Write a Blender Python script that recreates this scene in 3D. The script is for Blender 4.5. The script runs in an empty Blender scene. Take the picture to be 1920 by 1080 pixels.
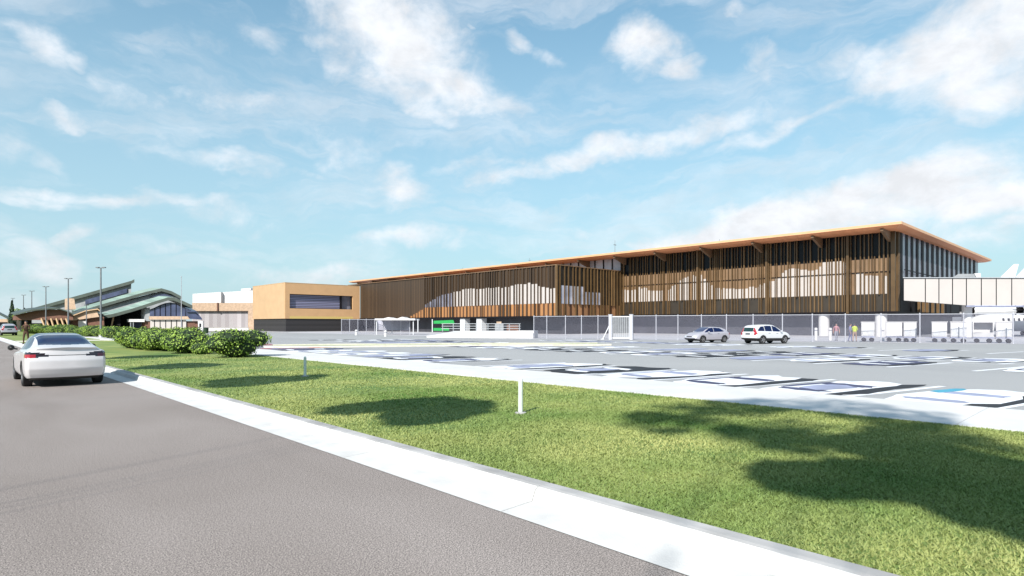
import bpy, bmesh, math, random
import numpy as np
from mathutils import Vector, Matrix
random.seed(7); RNG = np.random.default_rng(11)
R = math.radians
SC = bpy.context.scene; COL = SC.collection
# ---------------------------------------------------------------- camera model
F = 1116.0; HZ = 608.0; EYE = 1.7
TH = math.atan2(1050.0, F); SN, CS = math.sin(TH), math.cos(TH)
FWD = Vector((SN, CS, 0)); RGT = Vector((CS, -SN, 0))
def at(px, py, d):                       # a point of the place at depth d metres
    cx = (px-960)/F
    return Vector((d*(SN+CS*cx), d*(CS-SN*cx), EYE-(py-HZ)*d/F))
def gnd(px, py, z=0.0):
    d = (EYE-z)*F/(py-HZ); p = at(px, py, d); p.z = z; return p
def onX(px, X):
    cx = (px-960)/F; return X*(CS-SN*cx)/(SN+CS*cx)
def onY(px, Y):
    cx = (px-960)/F; return Y*(SN+CS*cx)/(CS-SN*cx)
def dep(X, Y): return X*SN+Y*CS
def zof(py, d): return EYE-(py-HZ)*d/F

# ---------------------------------------------------------------- materials
def mat(name, col, rough=.6, var=.12, scale=4.0, bump=0.0, bscale=30.0, metal=0.0, coat=0.0, spec=.5, col2=None, detail=5.0, stretch=None):
    m = bpy.data.materials.new(name); m.use_nodes = True
    nt = m.node_tree; N = nt.nodes; L = nt.links
    b = N['Principled BSDF']
    b.inputs['Roughness'].default_value = rough; b.inputs['Metallic'].default_value = metal
    b.inputs['Coat Weight'].default_value = coat; b.inputs['Specular IOR Level'].default_value = spec
    b.inputs['Base Color'].default_value = (*col, 1)
    tc = N.new('ShaderNodeTexCoord'); src = tc.outputs['Object']
    if stretch:
        mp = N.new('ShaderNodeMapping'); mp.inputs['Scale'].default_value = stretch
        L.new(src, mp.inputs['Vector']); src = mp.outputs['Vector']
    if var > 0 or col2:
        no = N.new('ShaderNodeTexNoise'); no.inputs['Scale'].default_value = scale; no.inputs['Detail'].default_value = detail
        L.new(src, no.inputs['Vector'])
        rp = N.new('ShaderNodeValToRGB')
        c2 = col2 or tuple(min(1, c*(1+var)) for c in col)
        c1 = col if col2 else tuple(c*(1-var) for c in col)
        rp.color_ramp.elements[0].position = .32; rp.color_ramp.elements[1].position = .68
        rp.color_ramp.elements[0].color = (*c1, 1); rp.color_ramp.elements[1].color = (*c2, 1)
        L.new(no.outputs['Fac'], rp.inputs['Fac']); L.new(rp.outputs['Color'], b.inputs['Base Color'])
    if bump > 0:
        n2 = N.new('ShaderNodeTexNoise'); n2.inputs['Scale'].default_value = bscale; n2.inputs['Detail'].default_value = 4
        L.new(src, n2.inputs['Vector'])
        bp = N.new('ShaderNodeBump'); bp.inputs['Strength'].default_value = bump; bp.inputs['Distance'].default_value = .02
        L.new(n2.outputs['Fac'], bp.inputs['Height']); L.new(bp.outputs['Normal'], b.inputs['Normal'])
    return m

def mat_leaf(name, c1, c2, sc=1.2):
    m = mat(name, c1, rough=.55, col2=c2, scale=sc, spec=.3)
    b = m.node_tree.nodes['Principled BSDF']
    b.inputs['Subsurface Weight'].default_value = 0.0
    return m

def mat_asphalt(name, c1, c2, grit=260.0, big=.35, contrast=.55):
    m = bpy.data.materials.new(name); m.use_nodes = True
    nt = m.node_tree; N = nt.nodes; L = nt.links; b = N['Principled BSDF']
    b.inputs['Roughness'].default_value = .85; b.inputs['Specular IOR Level'].default_value = .25
    tc = N.new('ShaderNodeTexCoord')
    a = N.new('ShaderNodeTexNoise'); a.inputs['Scale'].default_value = grit; a.inputs['Detail'].default_value = 2
    g = N.new('ShaderNodeTexNoise'); g.inputs['Scale'].default_value = 28; g.inputs['Detail'].default_value = 4
    mp = N.new('ShaderNodeMapping'); mp.inputs['Scale'].default_value = (1.0, .45, 1); mp.inputs['Rotation'].default_value = (0, 0, -.55)
    w = N.new('ShaderNodeTexNoise'); w.inputs['Scale'].default_value = big; w.inputs['Detail'].default_value = 5; w.inputs['Distortion'].default_value = .6
    L.new(tc.outputs['Object'], a.inputs['Vector']); L.new(tc.outputs['Object'], g.inputs['Vector'])
    L.new(tc.outputs['Object'], mp.inputs['Vector']); L.new(mp.outputs['Vector'], w.inputs['Vector'])
    r1 = N.new('ShaderNodeValToRGB'); r1.color_ramp.elements[0].position = .3; r1.color_ramp.elements[1].position = .7
    r1.color_ramp.elements[0].color = (*c1, 1); r1.color_ramp.elements[1].color = (*c2, 1)
    L.new(w.outputs['Fac'], r1.inputs['Fac'])
    r2 = N.new('ShaderNodeMapRange'); r2.inputs['From Min'].default_value = .3; r2.inputs['From Max'].default_value = .7
    r2.inputs['To Min'].default_value = 1-contrast; r2.inputs['To Max'].default_value = 1+contrast
    L.new(a.outputs['Fac'], r2.inputs['Value'])
    r3 = N.new('ShaderNodeMapRange'); r3.inputs['From Min'].default_value = .3; r3.inputs['From Max'].default_value = .7
    r3.inputs['To Min'].default_value = .86; r3.inputs['To Max'].default_value = 1.12
    L.new(g.outputs['Fac'], r3.inputs['Value'])
    mu = N.new('ShaderNodeMath'); mu.operation = 'MULTIPLY'; L.new(r2.outputs[0], mu.inputs[0]); L.new(r3.outputs[0], mu.inputs[1])
    vm = N.new('ShaderNodeVectorMath'); vm.operation = 'SCALE'
    L.new(r1.outputs['Color'], vm.inputs[0]); L.new(mu.outputs[0], vm.inputs['Scale'])
    L.new(vm.outputs[0], b.inputs['Base Color'])
    bp = N.new('ShaderNodeBump'); bp.inputs['Strength'].default_value = .35; bp.inputs['Distance'].default_value = .004
    L.new(a.outputs['Fac'], bp.inputs['Height']); L.new(bp.outputs['Normal'], b.inputs['Normal'])
    return m

def mat_ribbed(name, c1, c2, axis='X', freq=3.0, rough=.6, sharp=.25):
    """profiled cladding: narrow standing ribs, colour c1 with darker joints c2"""
    m = bpy.data.materials.new(name); m.use_nodes = True
    nt = m.node_tree; N = nt.nodes; L = nt.links; b = N['Principled BSDF']; b.inputs['Roughness'].default_value = rough
    tc = N.new('ShaderNodeTexCoord'); sp = N.new('ShaderNodeSeparateXYZ'); L.new(tc.outputs['Object'], sp.inputs[0])
    mu = N.new('ShaderNodeMath'); mu.operation = 'MULTIPLY'; mu.inputs[1].default_value = freq; L.new(sp.outputs[axis], mu.inputs[0])
    fr = N.new('ShaderNodeMath'); fr.operation = 'FRACT'; L.new(mu.outputs[0], fr.inputs[0])
    fl = N.new('ShaderNodeMath'); fl.operation = 'FLOOR'; L.new(mu.outputs[0], fl.inputs[0])
    wn = N.new('ShaderNodeTexWhiteNoise'); wn.noise_dimensions = '1D'; L.new(fl.outputs[0], wn.inputs['W'])
    st = N.new('ShaderNodeMath'); st.operation = 'LESS_THAN'; st.inputs[1].default_value = sharp; L.new(fr.outputs[0], st.inputs[0])
    mx = N.new('ShaderNodeMix'); mx.data_type = 'RGBA'; mx.inputs['A'].default_value = (*c1, 1); mx.inputs['B'].default_value = (*c2, 1)
    L.new(st.outputs[0], mx.inputs['Factor'])
    mr = N.new('ShaderNodeMapRange'); mr.inputs['To Min'].default_value = .8; mr.inputs['To Max'].default_value = 1.2; L.new(wn.outputs['Value'], mr.inputs['Value'])
    vm = N.new('ShaderNodeVectorMath'); vm.operation = 'SCALE'; L.new(mx.outputs['Result'], vm.inputs[0]); L.new(mr.outputs[0], vm.inputs['Scale'])
    L.new(vm.outputs[0], b.inputs['Base Color'])
    return m

def mat_mesh(name, col, cell=.09, wire=.2):
    """chain-link weave: diagonal wires with real gaps between them"""
    m = bpy.data.materials.new(name); m.use_nodes = True
    nt = m.node_tree; N = nt.nodes; L = nt.links; b = N['Principled BSDF']
    b.inputs['Base Color'].default_value = (*col, 1); b.inputs['Roughness'].default_value = .5; b.inputs['Metallic'].default_value = .0
    tc = N.new('ShaderNodeTexCoord'); sp = N.new('ShaderNodeSeparateXYZ'); L.new(tc.outputs['Object'], sp.inputs[0])
    outs = []
    for op in ('ADD', 'SUBTRACT'):
        s = N.new('ShaderNodeMath'); s.operation = op; L.new(sp.outputs['X'], s.inputs[0]); L.new(sp.outputs['Z'], s.inputs[1])
        d = N.new('ShaderNodeMath'); d.operation = 'DIVIDE'; d.inputs[1].default_value = cell; L.new(s.outputs[0], d.inputs[0])
        f = N.new('ShaderNodeMath'); f.operation = 'FRACT'; L.new(d.outputs[0], f.inputs[0])
        l = N.new('ShaderNodeMath'); l.operation = 'LESS_THAN'; l.inputs[1].default_value = wire; L.new(f.outputs[0], l.inputs[0]); outs.append(l)
    mx = N.new('ShaderNodeMath'); mx.operation = 'MAXIMUM'; L.new(outs[0].outputs[0], mx.inputs[0]); L.new(outs[1].outputs[0], mx.inputs[1])
    tr = N.new('ShaderNodeBsdfTransparent'); ms = N.new('ShaderNodeMixShader')
    L.new(mx.outputs[0], ms.inputs[0]); L.new(tr.outputs[0], ms.inputs[1]); L.new(b.outputs[0], ms.inputs[2])
    L.new(ms.outputs[0], N['Material Output'].inputs['Surface'])
    return m

M = {}
M['asphalt'] = mat_asphalt('road_asphalt', (.225, .193, .176), (.278, .242, .224), grit=95.0, big=.5, contrast=.8)
M['lot'] = mat_asphalt('lot_asphalt', (.29, .29, .295), (.345, .345, .345), grit=60, big=.12, contrast=.2)
M['kerb'] = mat('kerb_concrete', (.56, .55, .535), rough=.8, var=.09, scale=2.6, bump=.15, bscale=60)
M['kerb_top'] = mat('kerb_top_concrete', (.36, .35, .345), rough=.85, var=.22, scale=2.2, bump=.2, bscale=60)
M['walk'] = mat('walk_concrete', (.58, .57, .56), rough=.8, var=.06, scale=.8, bump=.1, bscale=40)
M['apron'] = mat('apron_concrete', (.42, .41, .43), rough=.85, var=.1, scale=.15)
M['soil'] = mat('far_ground', (.20, .21, .15), rough=.95, col2=(.28, .28, .22), scale=.03)
M['paint'] = mat('white_road_paint', (.72, .73, .76), rough=.7, var=.1, scale=.8)
M['navy'] = mat('navy_paint', (.05, .052, .11), rough=.6, var=.3, scale=1.0)
M['blackp'] = mat('black_sealant', (.016, .016, .02), rough=.7, var=.3, scale=1.0)  # black of painted cars and of their painted shadows
M['bluegrey'] = mat('bluegrey_paint', (.28, .30, .42), rough=.6, var=.2, scale=1.0)
M['redp'] = mat('faded_red_paint', (.36, .12, .13), rough=.7, var=.2, scale=1.0)
M['tealp'] = mat('teal_paint', (.06, .30, .42), rough=.7, var=.2, scale=1.0)
M['island'] = mat('dry_verge', (.16, .24, .10), rough=.95, col2=(.42, .42, .30), scale=.22)
M['cream'] = mat('cream_kerb', (.62, .58, .48), rough=.85, var=.1)
M['lawn'] = mat('lawn_base', (.085, .16, .03), rough=.95, col2=(.26, .29, .08), scale=.42, bump=.4, bscale=40)
M['trunk'] = mat('bark', (.06, .045, .03), rough=.9, var=.3, scale=8, bump=.5)
M['leaf'] = mat_leaf('bush_leaf', (.03, .085, .014), (.36, .50, .085), 2.6)
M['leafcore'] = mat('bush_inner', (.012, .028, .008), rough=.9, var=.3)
M['treeleaf'] = mat_leaf('tree_leaf', (.03, .06, .015), (.07, .11, .03), .6)
M['pine'] = mat_leaf('pine_leaf', (.012, .03, .014), (.03, .06, .024), .6)
# buildings
M['wood'] = mat('roof_timber', (.72, .30, .14), rough=.55, var=.1, scale=1.5, stretch=(.05, 1.0, 1.0))
M['fascia'] = mat('fascia_timber', (.66, .37, .20), rough=.5, var=.06, scale=.6)
M['brace'] = mat('brace_timber', (.17, .10, .055), rough=.6, var=.2, scale=3)
M['roofing'] = mat('roof_membrane', (.62, .60, .57), rough=.8, var=.06, scale=.3)
M['fin'] = mat('bronze_fin', (.088, .052, .022), rough=.45, var=.18, scale=.7, spec=.4)
M['fin_gold'] = mat('gold_fin', (.135, .08, .035), rough=.45, var=.15, scale=.7, spec=.4)
M['screen'] = mat('bronze_screen', (.20, .125, .07), rough=.5, var=.16, scale=.5)
M['screen_dark'] = mat_ribbed('bronze_screen_dark', (.058, .035, .019), (.02, .012, .007), 'Y', 1.55, .5, .3)
M['spandrel'] = mat('spandrel_bronze', (.032, .024, .016), rough=.5, var=.15, scale=.8)
M['orange'] = mat_ribbed('copper_cladding', (.33, .155, .058), (.085, .036, .014), 'Y', .95, .45, .42)
M['orangex'] = mat_ribbed('copper_cladding_side', (.30, .15, .07), (.07, .03, .014), 'X', .62, .45, .38)
M['whitepanel'] = mat('white_wall_panel', (.47, .43, .405), rough=.35, var=.03, scale=.5)
M['bluepanel'] = mat('pale_glazing', (.42, .42, .48), rough=.25, var=.25, scale=.35)
M['glass'] = mat('dark_glass', (.008, .009, .012), rough=.25, var=.3, scale=.3, spec=.15)
M['greyglass'] = mat('grey_glass', (.17, .17, .21), rough=.25, var=.3, scale=.5, spec=.4)
M['blueglass'] = mat('blue_glass', (.05, .06, .11), rough=.1, var=.35, scale=.5, spec=.6)
M['frame'] = mat('black_frame', (.010, .009, .011), rough=.6, var=.2, spec=.12)
M['charcoal'] = mat_ribbed('charcoal_cladding', (.028, .025, .026), (.014, .013, .014), 'Z', 3.0, .6, .2)
M['groundwall'] = mat('ground_floor_panel', (.045, .045, .055), rough=.6, var=.25, scale=.4)
M['tan'] = mat('tan_panel', (.55, .325, .16), rough=.65, var=.05, scale=.6)
M['tanlight'] = mat('pale_tan_panel', (.50, .33, .185), rough=.65, var=.05, scale=.6)
M['yellowband'] = mat('ochre_band', (.58, .42, .14), rough=.6, var=.05)
M['white'] = mat('white_cladding', (.60, .58, .575), rough=.5, var=.03, scale=.4)
M['greysheet'] = mat_ribbed('grey_sheet', (.40, .37, .38), (.33, .30, .31), 'X', .6, .6, .5)
M['blind'] = mat_ribbed('slat_blind', (.20, .20, .30), (.06, .06, .085), 'Z', 2.6, .4, .4)
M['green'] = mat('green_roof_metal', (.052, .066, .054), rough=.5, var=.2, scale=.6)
M['greenlight'] = mat_ribbed('pale_green_roof', (.25, .33, .26), (.19, .26, .2), 'X', 1.2, .4, .15)  # same green metal in its sunlit tone, light put into the colour
M['brick'] = mat('brown_brick', (.14, .066, .045), rough=.85, var=.25, scale=5)
M['tanstone'] = mat('tan_stone', (.44, .31, .215), rough=.8, var=.15, scale=2)
M['greywall'] = mat('grey_wall', (.26, .27, .28), rough=.8, var=.15, scale=1.2)
M['post'] = mat('galvanised_steel', (.40, .41, .43), rough=.45, var=.1, metal=.2)
M['lamp'] = mat('lamp_steel', (.16, .17, .18), rough=.5, var=.15)
M['fencew'] = mat('fence_post_white', (.48, .48, .52), rough=.4, var=.05)
M['chain'] = mat_mesh('chain_link', (.13, .13, .17), .11, .13)
M['chain2'] = mat_mesh('chain_link_light', (.19, .19, .25), .11, .14)
M['whitemetal'] = mat('white_metal', (.62, .62, .63), rough=.35, var=.03)
M['greenp'] = mat('green_panel', (.01, .30, .06), rough=.5, var=.1)
M['bollard'] = mat('bollard_white', (.62, .66, .60), rough=.6, var=.08)
# vehicles
M['pearl'] = mat('pearl_white_paint', (.58, .555, .565), rough=.28, var=.02, coat=.6)
M['silver'] = mat('silver_paint', (.42, .40, .44), rough=.3, var=.03, metal=.25, coat=.6)
M['suvwhite'] = mat('white_paint', (.55, .55, .565), rough=.3, var=.02, coat=.6)
M['carglass'] = mat('car_glass', (.008, .016, .055), rough=.08, var=.2, spec=.10)
M['tealglass'] = mat('teal_car_glass', (.01, .035, .035), rough=.05, var=.2, spec=.7)
M['tyre'] = mat('tyre_rubber', (.014, .014, .015), rough=.85, var=.2)
M['rim'] = mat('alloy', (.36, .35, .36), rough=.3, var=.1, metal=.7)
M['trim'] = mat('black_trim', (.012, .012, .013), rough=.55, var=.2)
M['redlamp'] = mat('red_lamp', (.32, .012, .02), rough=.15, var=.15, coat=.5)
M['smokered'] = mat('smoked_red_lamp', (.055, .014, .022), rough=.15, var=.15, coat=.5)  # right tail light: ordinary red with the shade painted into its colour
M['darklamp'] = mat('smoked_lamp', (.02, .016, .022), rough=.12, var=.2, coat=.6)
M['headlamp'] = mat('clear_lamp', (.55, .58, .6), rough=.1, var=.1, coat=.6)
M['plate'] = mat('plate_dark', (.05, .05, .055), rough=.5, var=.1)
# people
M['skin'] = mat('skin', (.42, .22, .15), rough=.6, var=.06)
M['hair'] = mat('dark_hair', (.02, .014, .012), rough=.6, var=.2)
M['brownc'] = mat('brown_cloth', (.07, .035, .02), rough=.9, var=.2)
M['pinkc'] = mat('dusty_pink_cloth', (.38, .18, .20), rough=.9, var=.1)
M['bluec'] = mat('slate_blue_cloth', (.17, .18, .33), rough=.9, var=.1)
M['hivis'] = mat('yellow_hi_vis', (.62, .72, .06), rough=.8, var=.06)
M['greyc'] = mat('grey_cloth', (.22, .22, .26), rough=.9, var=.1)
M['tanc'] = mat('tan_cloth', (.42, .27, .19), rough=.9, var=.1)
M['shoe'] = mat('shoe', (.05, .04, .04), rough=.8, var=.1)

# ---------------------------------------------------------------- mesh builder
class MB:
    def __init__(s): s.v = []; s.f = []; s.m = []
    def add(s, vs, fs, m=0):
        o = len(s.v); s.v += [tuple(v) for v in vs]
        for f in fs: s.f.append(tuple(i+o for i in f)); s.m.append(m)
    def box(s, x0, x1, y0, y1, z0, z1, m=0):
        if x0 > x1: x0, x1 = x1, x0
        if y0 > y1: y0, y1 = y1, y0
        s.add([(x0,y0,z0),(x1,y0,z0),(x1,y1,z0),(x0,y1,z0),(x0,y0,z1),(x1,y0,z1),(x1,y1,z1),(x0,y1,z1)],
              [(0,3,2,1),(4,5,6,7),(0,1,5,4),(1,2,6,5),(2,3,7,6),(3,0,4,7)], m)
    def prism(s, prof, off, m=0):        # planar polygon pushed along off
        n = len(prof); off = Vector(off); P = [Vector(p) for p in prof]
        nrm = Vector((0,0,0))
        for i in range(n): nrm += P[i].cross(P[(i+1) % n])
        if nrm.dot(off) > 0: P.reverse()
        vs = P + [p+off for p in P]
        fs = [tuple(range(n)), tuple(range(2*n-1, n-1, -1))] + [(i, i+n, (i+1) % n+n, (i+1) % n) for i in range(n)]
        s.add(vs, fs, m)
    def cyl(s, p0, p1, r0, r1=None, n=10, m=0, caps=True):
        r1 = r0 if r1 is None else r1
        p0 = Vector(p0); p1 = Vector(p1); d = (p1-p0).normalized()
        a = d.orthogonal().normalized(); b = d.cross(a)
        vs = []
        for p, r in ((p0, r0), (p1, r1)):
            for i in range(n):
                t = 2*math.pi*i/n; vs.append(p+a*(r*math.cos(t))+b*(r*math.sin(t)))
        fs = [(i, (i+1) % n, (i+1) % n+n, i+n) for i in range(n)]
        if caps: fs += [tuple(range(n-1, -1, -1)), tuple(range(n, 2*n))]
        s.add(vs, fs, m)
    def beam(s, p0, p1, w, h, m=0):      # rectangular bar between two points
        p0 = Vector(p0); p1 = Vector(p1); d = (p1-p0).normalized()
        a = d.cross(Vector((0,0,1)))
        a = Vector((1,0,0)) if a.length < 1e-4 else a.normalized()
        b = a.cross(d)
        vs = [p+a*(sx*w/2)+b*(sy*h/2) for p in (p0, p1) for sx, sy in ((-1,-1),(1,-1),(1,1),(-1,1))]
        s.add(vs, [(0,1,2,3),(7,6,5,4),(0,4,5,1),(1,5,6,2),(2,6,7,3),(3,7,4,0)], m)
    def lathe(s, prof, p0, axis, n=20, m=0):
        p0 = Vector(p0); d = Vector(axis).normalized(); a = d.orthogonal().normalized(); b = d.cross(a)
        vs = []
        for (h, r) in prof:
            for i in range(n):
                t = 2*math.pi*i/n; vs.append(p0+d*h+a*(r*math.cos(t))+b*(r*math.sin(t)))
        fs = []
        for k in range(len(prof)-1):
            for i in range(n): fs.append((k*n+i, k*n+(i+1) % n, (k+1)*n+(i+1) % n, (k+1)*n+i))
        s.add(vs, fs, m)
    def build(s, name, mats, parent=None, world=True, loc=None, smooth=False):
        me = bpy.data.meshes.new(name)
        off = Vector((0,0,0))
        if parent is not None and world:
            p = parent
            while p is not None: off += p.location; p = p.parent
        elif loc is not None: off = Vector(loc)
        vs = [(v[0]-off.x, v[1]-off.y, v[2]-off.z) for v in s.v] if off.length > 0 else s.v
        me.from_pydata(vs, [], s.f)
        if not isinstance(mats, (list, tuple)): mats = [mats]
        for m in mats: me.materials.append(m)
        me.polygons.foreach_set('material_index', s.m)
        if smooth: me.polygons.foreach_set('use_smooth', [True]*len(s.f))
        me.update()
        bm = bmesh.new(); bm.from_mesh(me)
        bmesh.ops.recalc_face_normals(bm, faces=bm.faces); bm.to_mesh(me); bm.free()
        o = bpy.data.objects.new(name, me); COL.objects.link(o)
        if parent is not None: o.parent = parent
        elif loc is not None: o.location = loc
        return o

def tag(o, label, cat, group=None):
    o['label'] = label; o['category'] = cat
    if group: o['group'] = group
    return o
def thing(name, label, cat, loc=(0,0,0), rotz=0, group=None):
    o = bpy.data.objects.new(name, None); COL.objects.link(o)
    o.location = loc; o.rotation_euler = (0, 0, rotz); o.empty_display_size = .3
    return tag(o, label, cat, group)
def struct(name, mb, mats, smooth=False):
    o = mb.build(name, mats, smooth=smooth); o['kind'] = 'structure'; return o
def kids(o): return [c for c in bpy.data.objects if c.parent is o]
def dup(o, loc, rotz, label=None, parent=None):
    r = o.copy(); COL.objects.link(r)
    if parent is None:
        r.location = loc; r.rotation_euler = (0, 0, rotz)
        if label: r['label'] = label
    else: r.parent = parent
    for c in kids(o): dup(c, None, None, None, r)
    return r

# ================================================================= GROUND
g = MB(); g.box(-900, 1500, -900, 1500, -1.0, -.03); struct('ground', g, M['soil'])
g = MB(); g.add([(-3.4,-60,0),(3.62,-60,0),(3.62,420,0),(-3.4,420,0)], [(0,1,2,3)]); struct('road', g, M['asphalt'])
# kerb and gutter in 3 m lengths with tooled joints
g = MB()
y = -20.0
while y < 260:
    y1 = y+3.0-.012
    prof = [(3.62,0.004),(4.02,.018),(4.06,.11),(4.10,.142),(4.14,.15),(4.26,.15),(4.26,-.02),(3.62,-.02)]
    vs = [(x, y, z) for x, z in prof]+[(x, y1, z) for x, z in prof]; n = len(prof)
    for i in range(n-1):
        g.add([vs[i], vs[i+1], vs[i+1+n], vs[i+n]], [(0,1,2,3)], 1 if i in (3, 4) else 0)
    g.add([(x, y, z) for x, z in prof], [tuple(range(n))]); g.add([(x, y1, z) for x, z in prof], [tuple(range(n))])
    y += 3.0
struct('kerb', g, [M['kerb'], M['kerb_top']])
g = MB(); g.box(-3.75, -3.4, -60, 420, -.02, .15); struct('kerb', g, M['kerb'])
g = MB(); g.box(-40, -3.75, -60, 420, -.02, .13); struct('verge', g, M['lawn'])
g = MB(); g.box(4.26, 11.3, -60, 69, -.02, .13); g.box(4.26, 11.3, 75, 260, -.02, .13); struct('lawn', g, M['lawn'])
g = MB(); g.box(4.27, 11.3, 69.0, 75.0, -.02, .10); struct('driveway', g, M['cream'])
g = MB()
y = -40.0
while y < 118:
    g.box(11.3, 14.1, y, y+2.99, -.02, .15); y += 3.0
struct('pavement', g, M['walk'])
g = MB(); g.add([(14.1,-60,0),(70,-60,0),(70,140,0),(14.1,140,0)], [(0,1,2,3)]); struct('parking_lot', g, M['lot'])
# ---- apron, islands, paint
FA = gnd(1000, 635); FB = gnd(1920, 645); FD = (FB-FA).normalized(); FN = Vector((FD.y, -FD.x, 0))
if FN.dot(FWD) < 0: FN = -FN                      # away from the camera
FC = FB+FD*30
g = MB(); a0 = FA-FN*1.0; c0 = FC-FN*1.0
g.add([(a0.x,a0.y,.008),(c0.x,c0.y,.008),(260,-60,.008),(260,190,.008),(60,190,.008),(50,118,.008)], [(0,1,2,3,4,5)])
struct('apron', g, M['apron'])
g = MB()
def strip(p, q, w0, w1, z, m=0, zt=None):
    p = Vector(p); q = Vector(q); d = (q-p).normalized(); n = Vector((-d.y, d.x, 0))
    g.add([p+n*w0/2, q+n*w1/2, q-n*w1/2, p-n*w0/2], [(0,1,2,3)], m)
A_ = gnd(505, 650); B_ = gnd(1130, 646)
A_.z = B_.z = .06
n_ = 16
def isl(x): return (0.7+.5*math.sin(x*.9)+.25*math.sin(x*2.3))
d_ = (B_-A_); nn = Vector((-d_.y, d_.x, 0)).normalized()
pl = []; pr = []
for i in range(n_+1):
    t = i/n_; c = A_+d_*t; w = 1.2+.9*math.sin(math.pi*t)+.4*math.sin(t*13)
    pl.append(c+nn*w); pr.append(c-nn*(1.6+.5*math.sin(t*9)))
for i in range(n_):
    a, b_, c, d = pl[i], pl[i+1], pr[i+1], pr[i]
    g.add([a, b_, c, d, a-Vector((0,0,.06)), b_-Vector((0,0,.06)), c-Vector((0,0,.06)), d-Vector((0,0,.06))], [(0,1,2,3),(0,4,5,1),(2,6,7,3)], 0)
struct('verge', g, M['island'])
g = MB()
for i in range(n_):
    for P, s in ((pl, 1), (pr, -1)):
        a, b_ = P[i], P[i+1]; o = nn*(s*.34); u = Vector((0,0,.06))
        g.add([a, b_, b_+o, a+o, a+u, b_+u, b_+o+u, a+o+u, a+o-u, b_+o-u], [(4,5,6,7),(0,1,5,4),(7,6,9,8)], 0)
struct('kerb', g, M['cream'])

# painted bays and flat painted cars with painted shadows
g = MB(); rnd = random.Random(5)
ang = R(-13); bx = Vector((math.cos(ang), math.sin(ang), 0)); by = Vector((-bx.y, bx.x, 0))
PAL = [0, 0, 0, 0, 3, 3, 1, 1, 2]
def blob(c, L, W, m, z, n=18, sq=.6, rag=.2, turn=0.0):
    vs = []
    ux = (bx*math.cos(turn)+by*math.sin(turn)); uy = (-bx*math.sin(turn)+by*math.cos(turn))
    for i in range(n):
        t = 2*math.pi*i/n; ct, st = math.cos(t), math.sin(t)
        x = math.copysign(abs(ct)**sq, ct)*L/2*(1+rnd.uniform(-rag, rag)); yy = math.copysign(abs(st)**sq, st)*W/2*(1+rnd.uniform(-rag, rag))
        p = c+ux*x+uy*yy; vs.append((p.x, p.y, z))
    g.add(vs, [tuple(range(n))], m)
def bay_row(X0, y0, y1, pitch, L, fill, lines=True, flip=1):
    y = y0; k = 0
    while y < y1:
        o = Vector((X0, y, 0))
        if lines:
            p = o; q = o+bx*L
            vs = [p+by*.1, q+by*.1, q-by*.1, p-by*.1]
            g.add([(v.x, v.y, .004) for v in vs], [(0,1,2,3)], 0)
        if rnd.random() < fill:
            c = o+bx*(L*.5+rnd.uniform(-.3, .3))+by*(pitch*.5+rnd.uniform(-.1, .1)); l = rnd.uniform(4.3, 4.9); w = rnd.uniform(1.75, 1.95)
            body = rnd.choice(PAL)
            if X0 < 16 and y > 40: body = rnd.choice([0, 4, 4, 3, 0])
            if X0 < 16 and 1.0 < y < 3.8: body = 0
            if X0 < 16 and 1.0 < y < 3.8: blob(c+bx*1.2+by*.75, 1.6, .35, 5, .018)
            if rnd.random() < .75: blob(c-by*.65+bx*.2, l*1.0, w*.7, 2, .008, turn=rnd.uniform(-.03, .03))          # painted shadow along one side of the flat car
            blob(c, l, w, body, .012, turn=rnd.uniform(-.03, .03))
            dk = rnd.choice([1, 3]) if body in (0, 3, 4, 5) else 0
            blob(c+bx*(l*.17), l*.14, w*.72, dk, .016, sq=.6)
            blob(c-bx*(l*.25), l*.11, w*.68, dk, .016, sq=.6)
            if rnd.random() < .7: blob(c+by*(w*.40), l*.5, w*.12, dk, .016, sq=.7)
            if rnd.random() < .5: blob(c-bx*.2, l*.36, w*.5, 3 if body != 3 else 0, .020, sq=.5)
        y += pitch; k += 1
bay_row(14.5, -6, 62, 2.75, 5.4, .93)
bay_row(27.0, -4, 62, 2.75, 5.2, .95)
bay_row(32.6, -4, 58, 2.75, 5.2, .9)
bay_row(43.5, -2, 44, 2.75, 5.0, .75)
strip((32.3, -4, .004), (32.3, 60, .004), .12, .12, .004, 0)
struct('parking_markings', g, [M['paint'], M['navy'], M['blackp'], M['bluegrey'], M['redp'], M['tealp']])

# ================================================================= FENCES
def fence_t(px):                                   # distance along the fence line seen at pixel column px
    cx = (px-960)/F; ray = Vector((SN+CS*cx, CS-SN*cx, 0))
    # FA + t*FD parallel to ray
    return -(FA.x*ray.y-FA.y*ray.x)/(FD.x*ray.y-FD.y*ray.x)
FH = 2.62
def fence_run(name, label, p0, p1, posts, h, matmesh, group=None, rail_top=True):
    p0 = Vector((p0[0], p0[1], 0)); p1 = Vector((p1[0], p1[1], 0)); d = p1-p0; rz = math.atan2(d.y, d.x); Ln = d.length
    t = thing(name, label, 'fence', p0, rz, group)
    m = MB(); m.add([(0,0,.06),(Ln,0,.06),(Ln,0,h-.03),(0,0,h-.03)], [(0,1,2,3)]); m.build('mesh_panel', matmesh, t, world=False)
    m = MB(); m.cyl((0,.0,h), (Ln,.0,h), .028, n=6); m.build('top_rail', M['fencew'], t, world=False)
    for s in posts:
        m = MB(); m.cyl((s,.05,0), (s,.05,h+.08), .05, n=8); m.cyl((s,.05,h+.08), (s,.05,h+.12), .062, .02, n=8); m.build('post', M['fencew'], t, world=False)
    return t
gp0, gp1 = fence_t(1143), fence_t(1186)
p = FA; q = FA+FD*gp0
fence_run('chain_link_fence', 'tall pale chain link fence on the left of the white gate', p, q, [.05]+[fence_t(x) for x in (1025, 1060, 1090, 1121)], FH, M['chain'])
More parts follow.
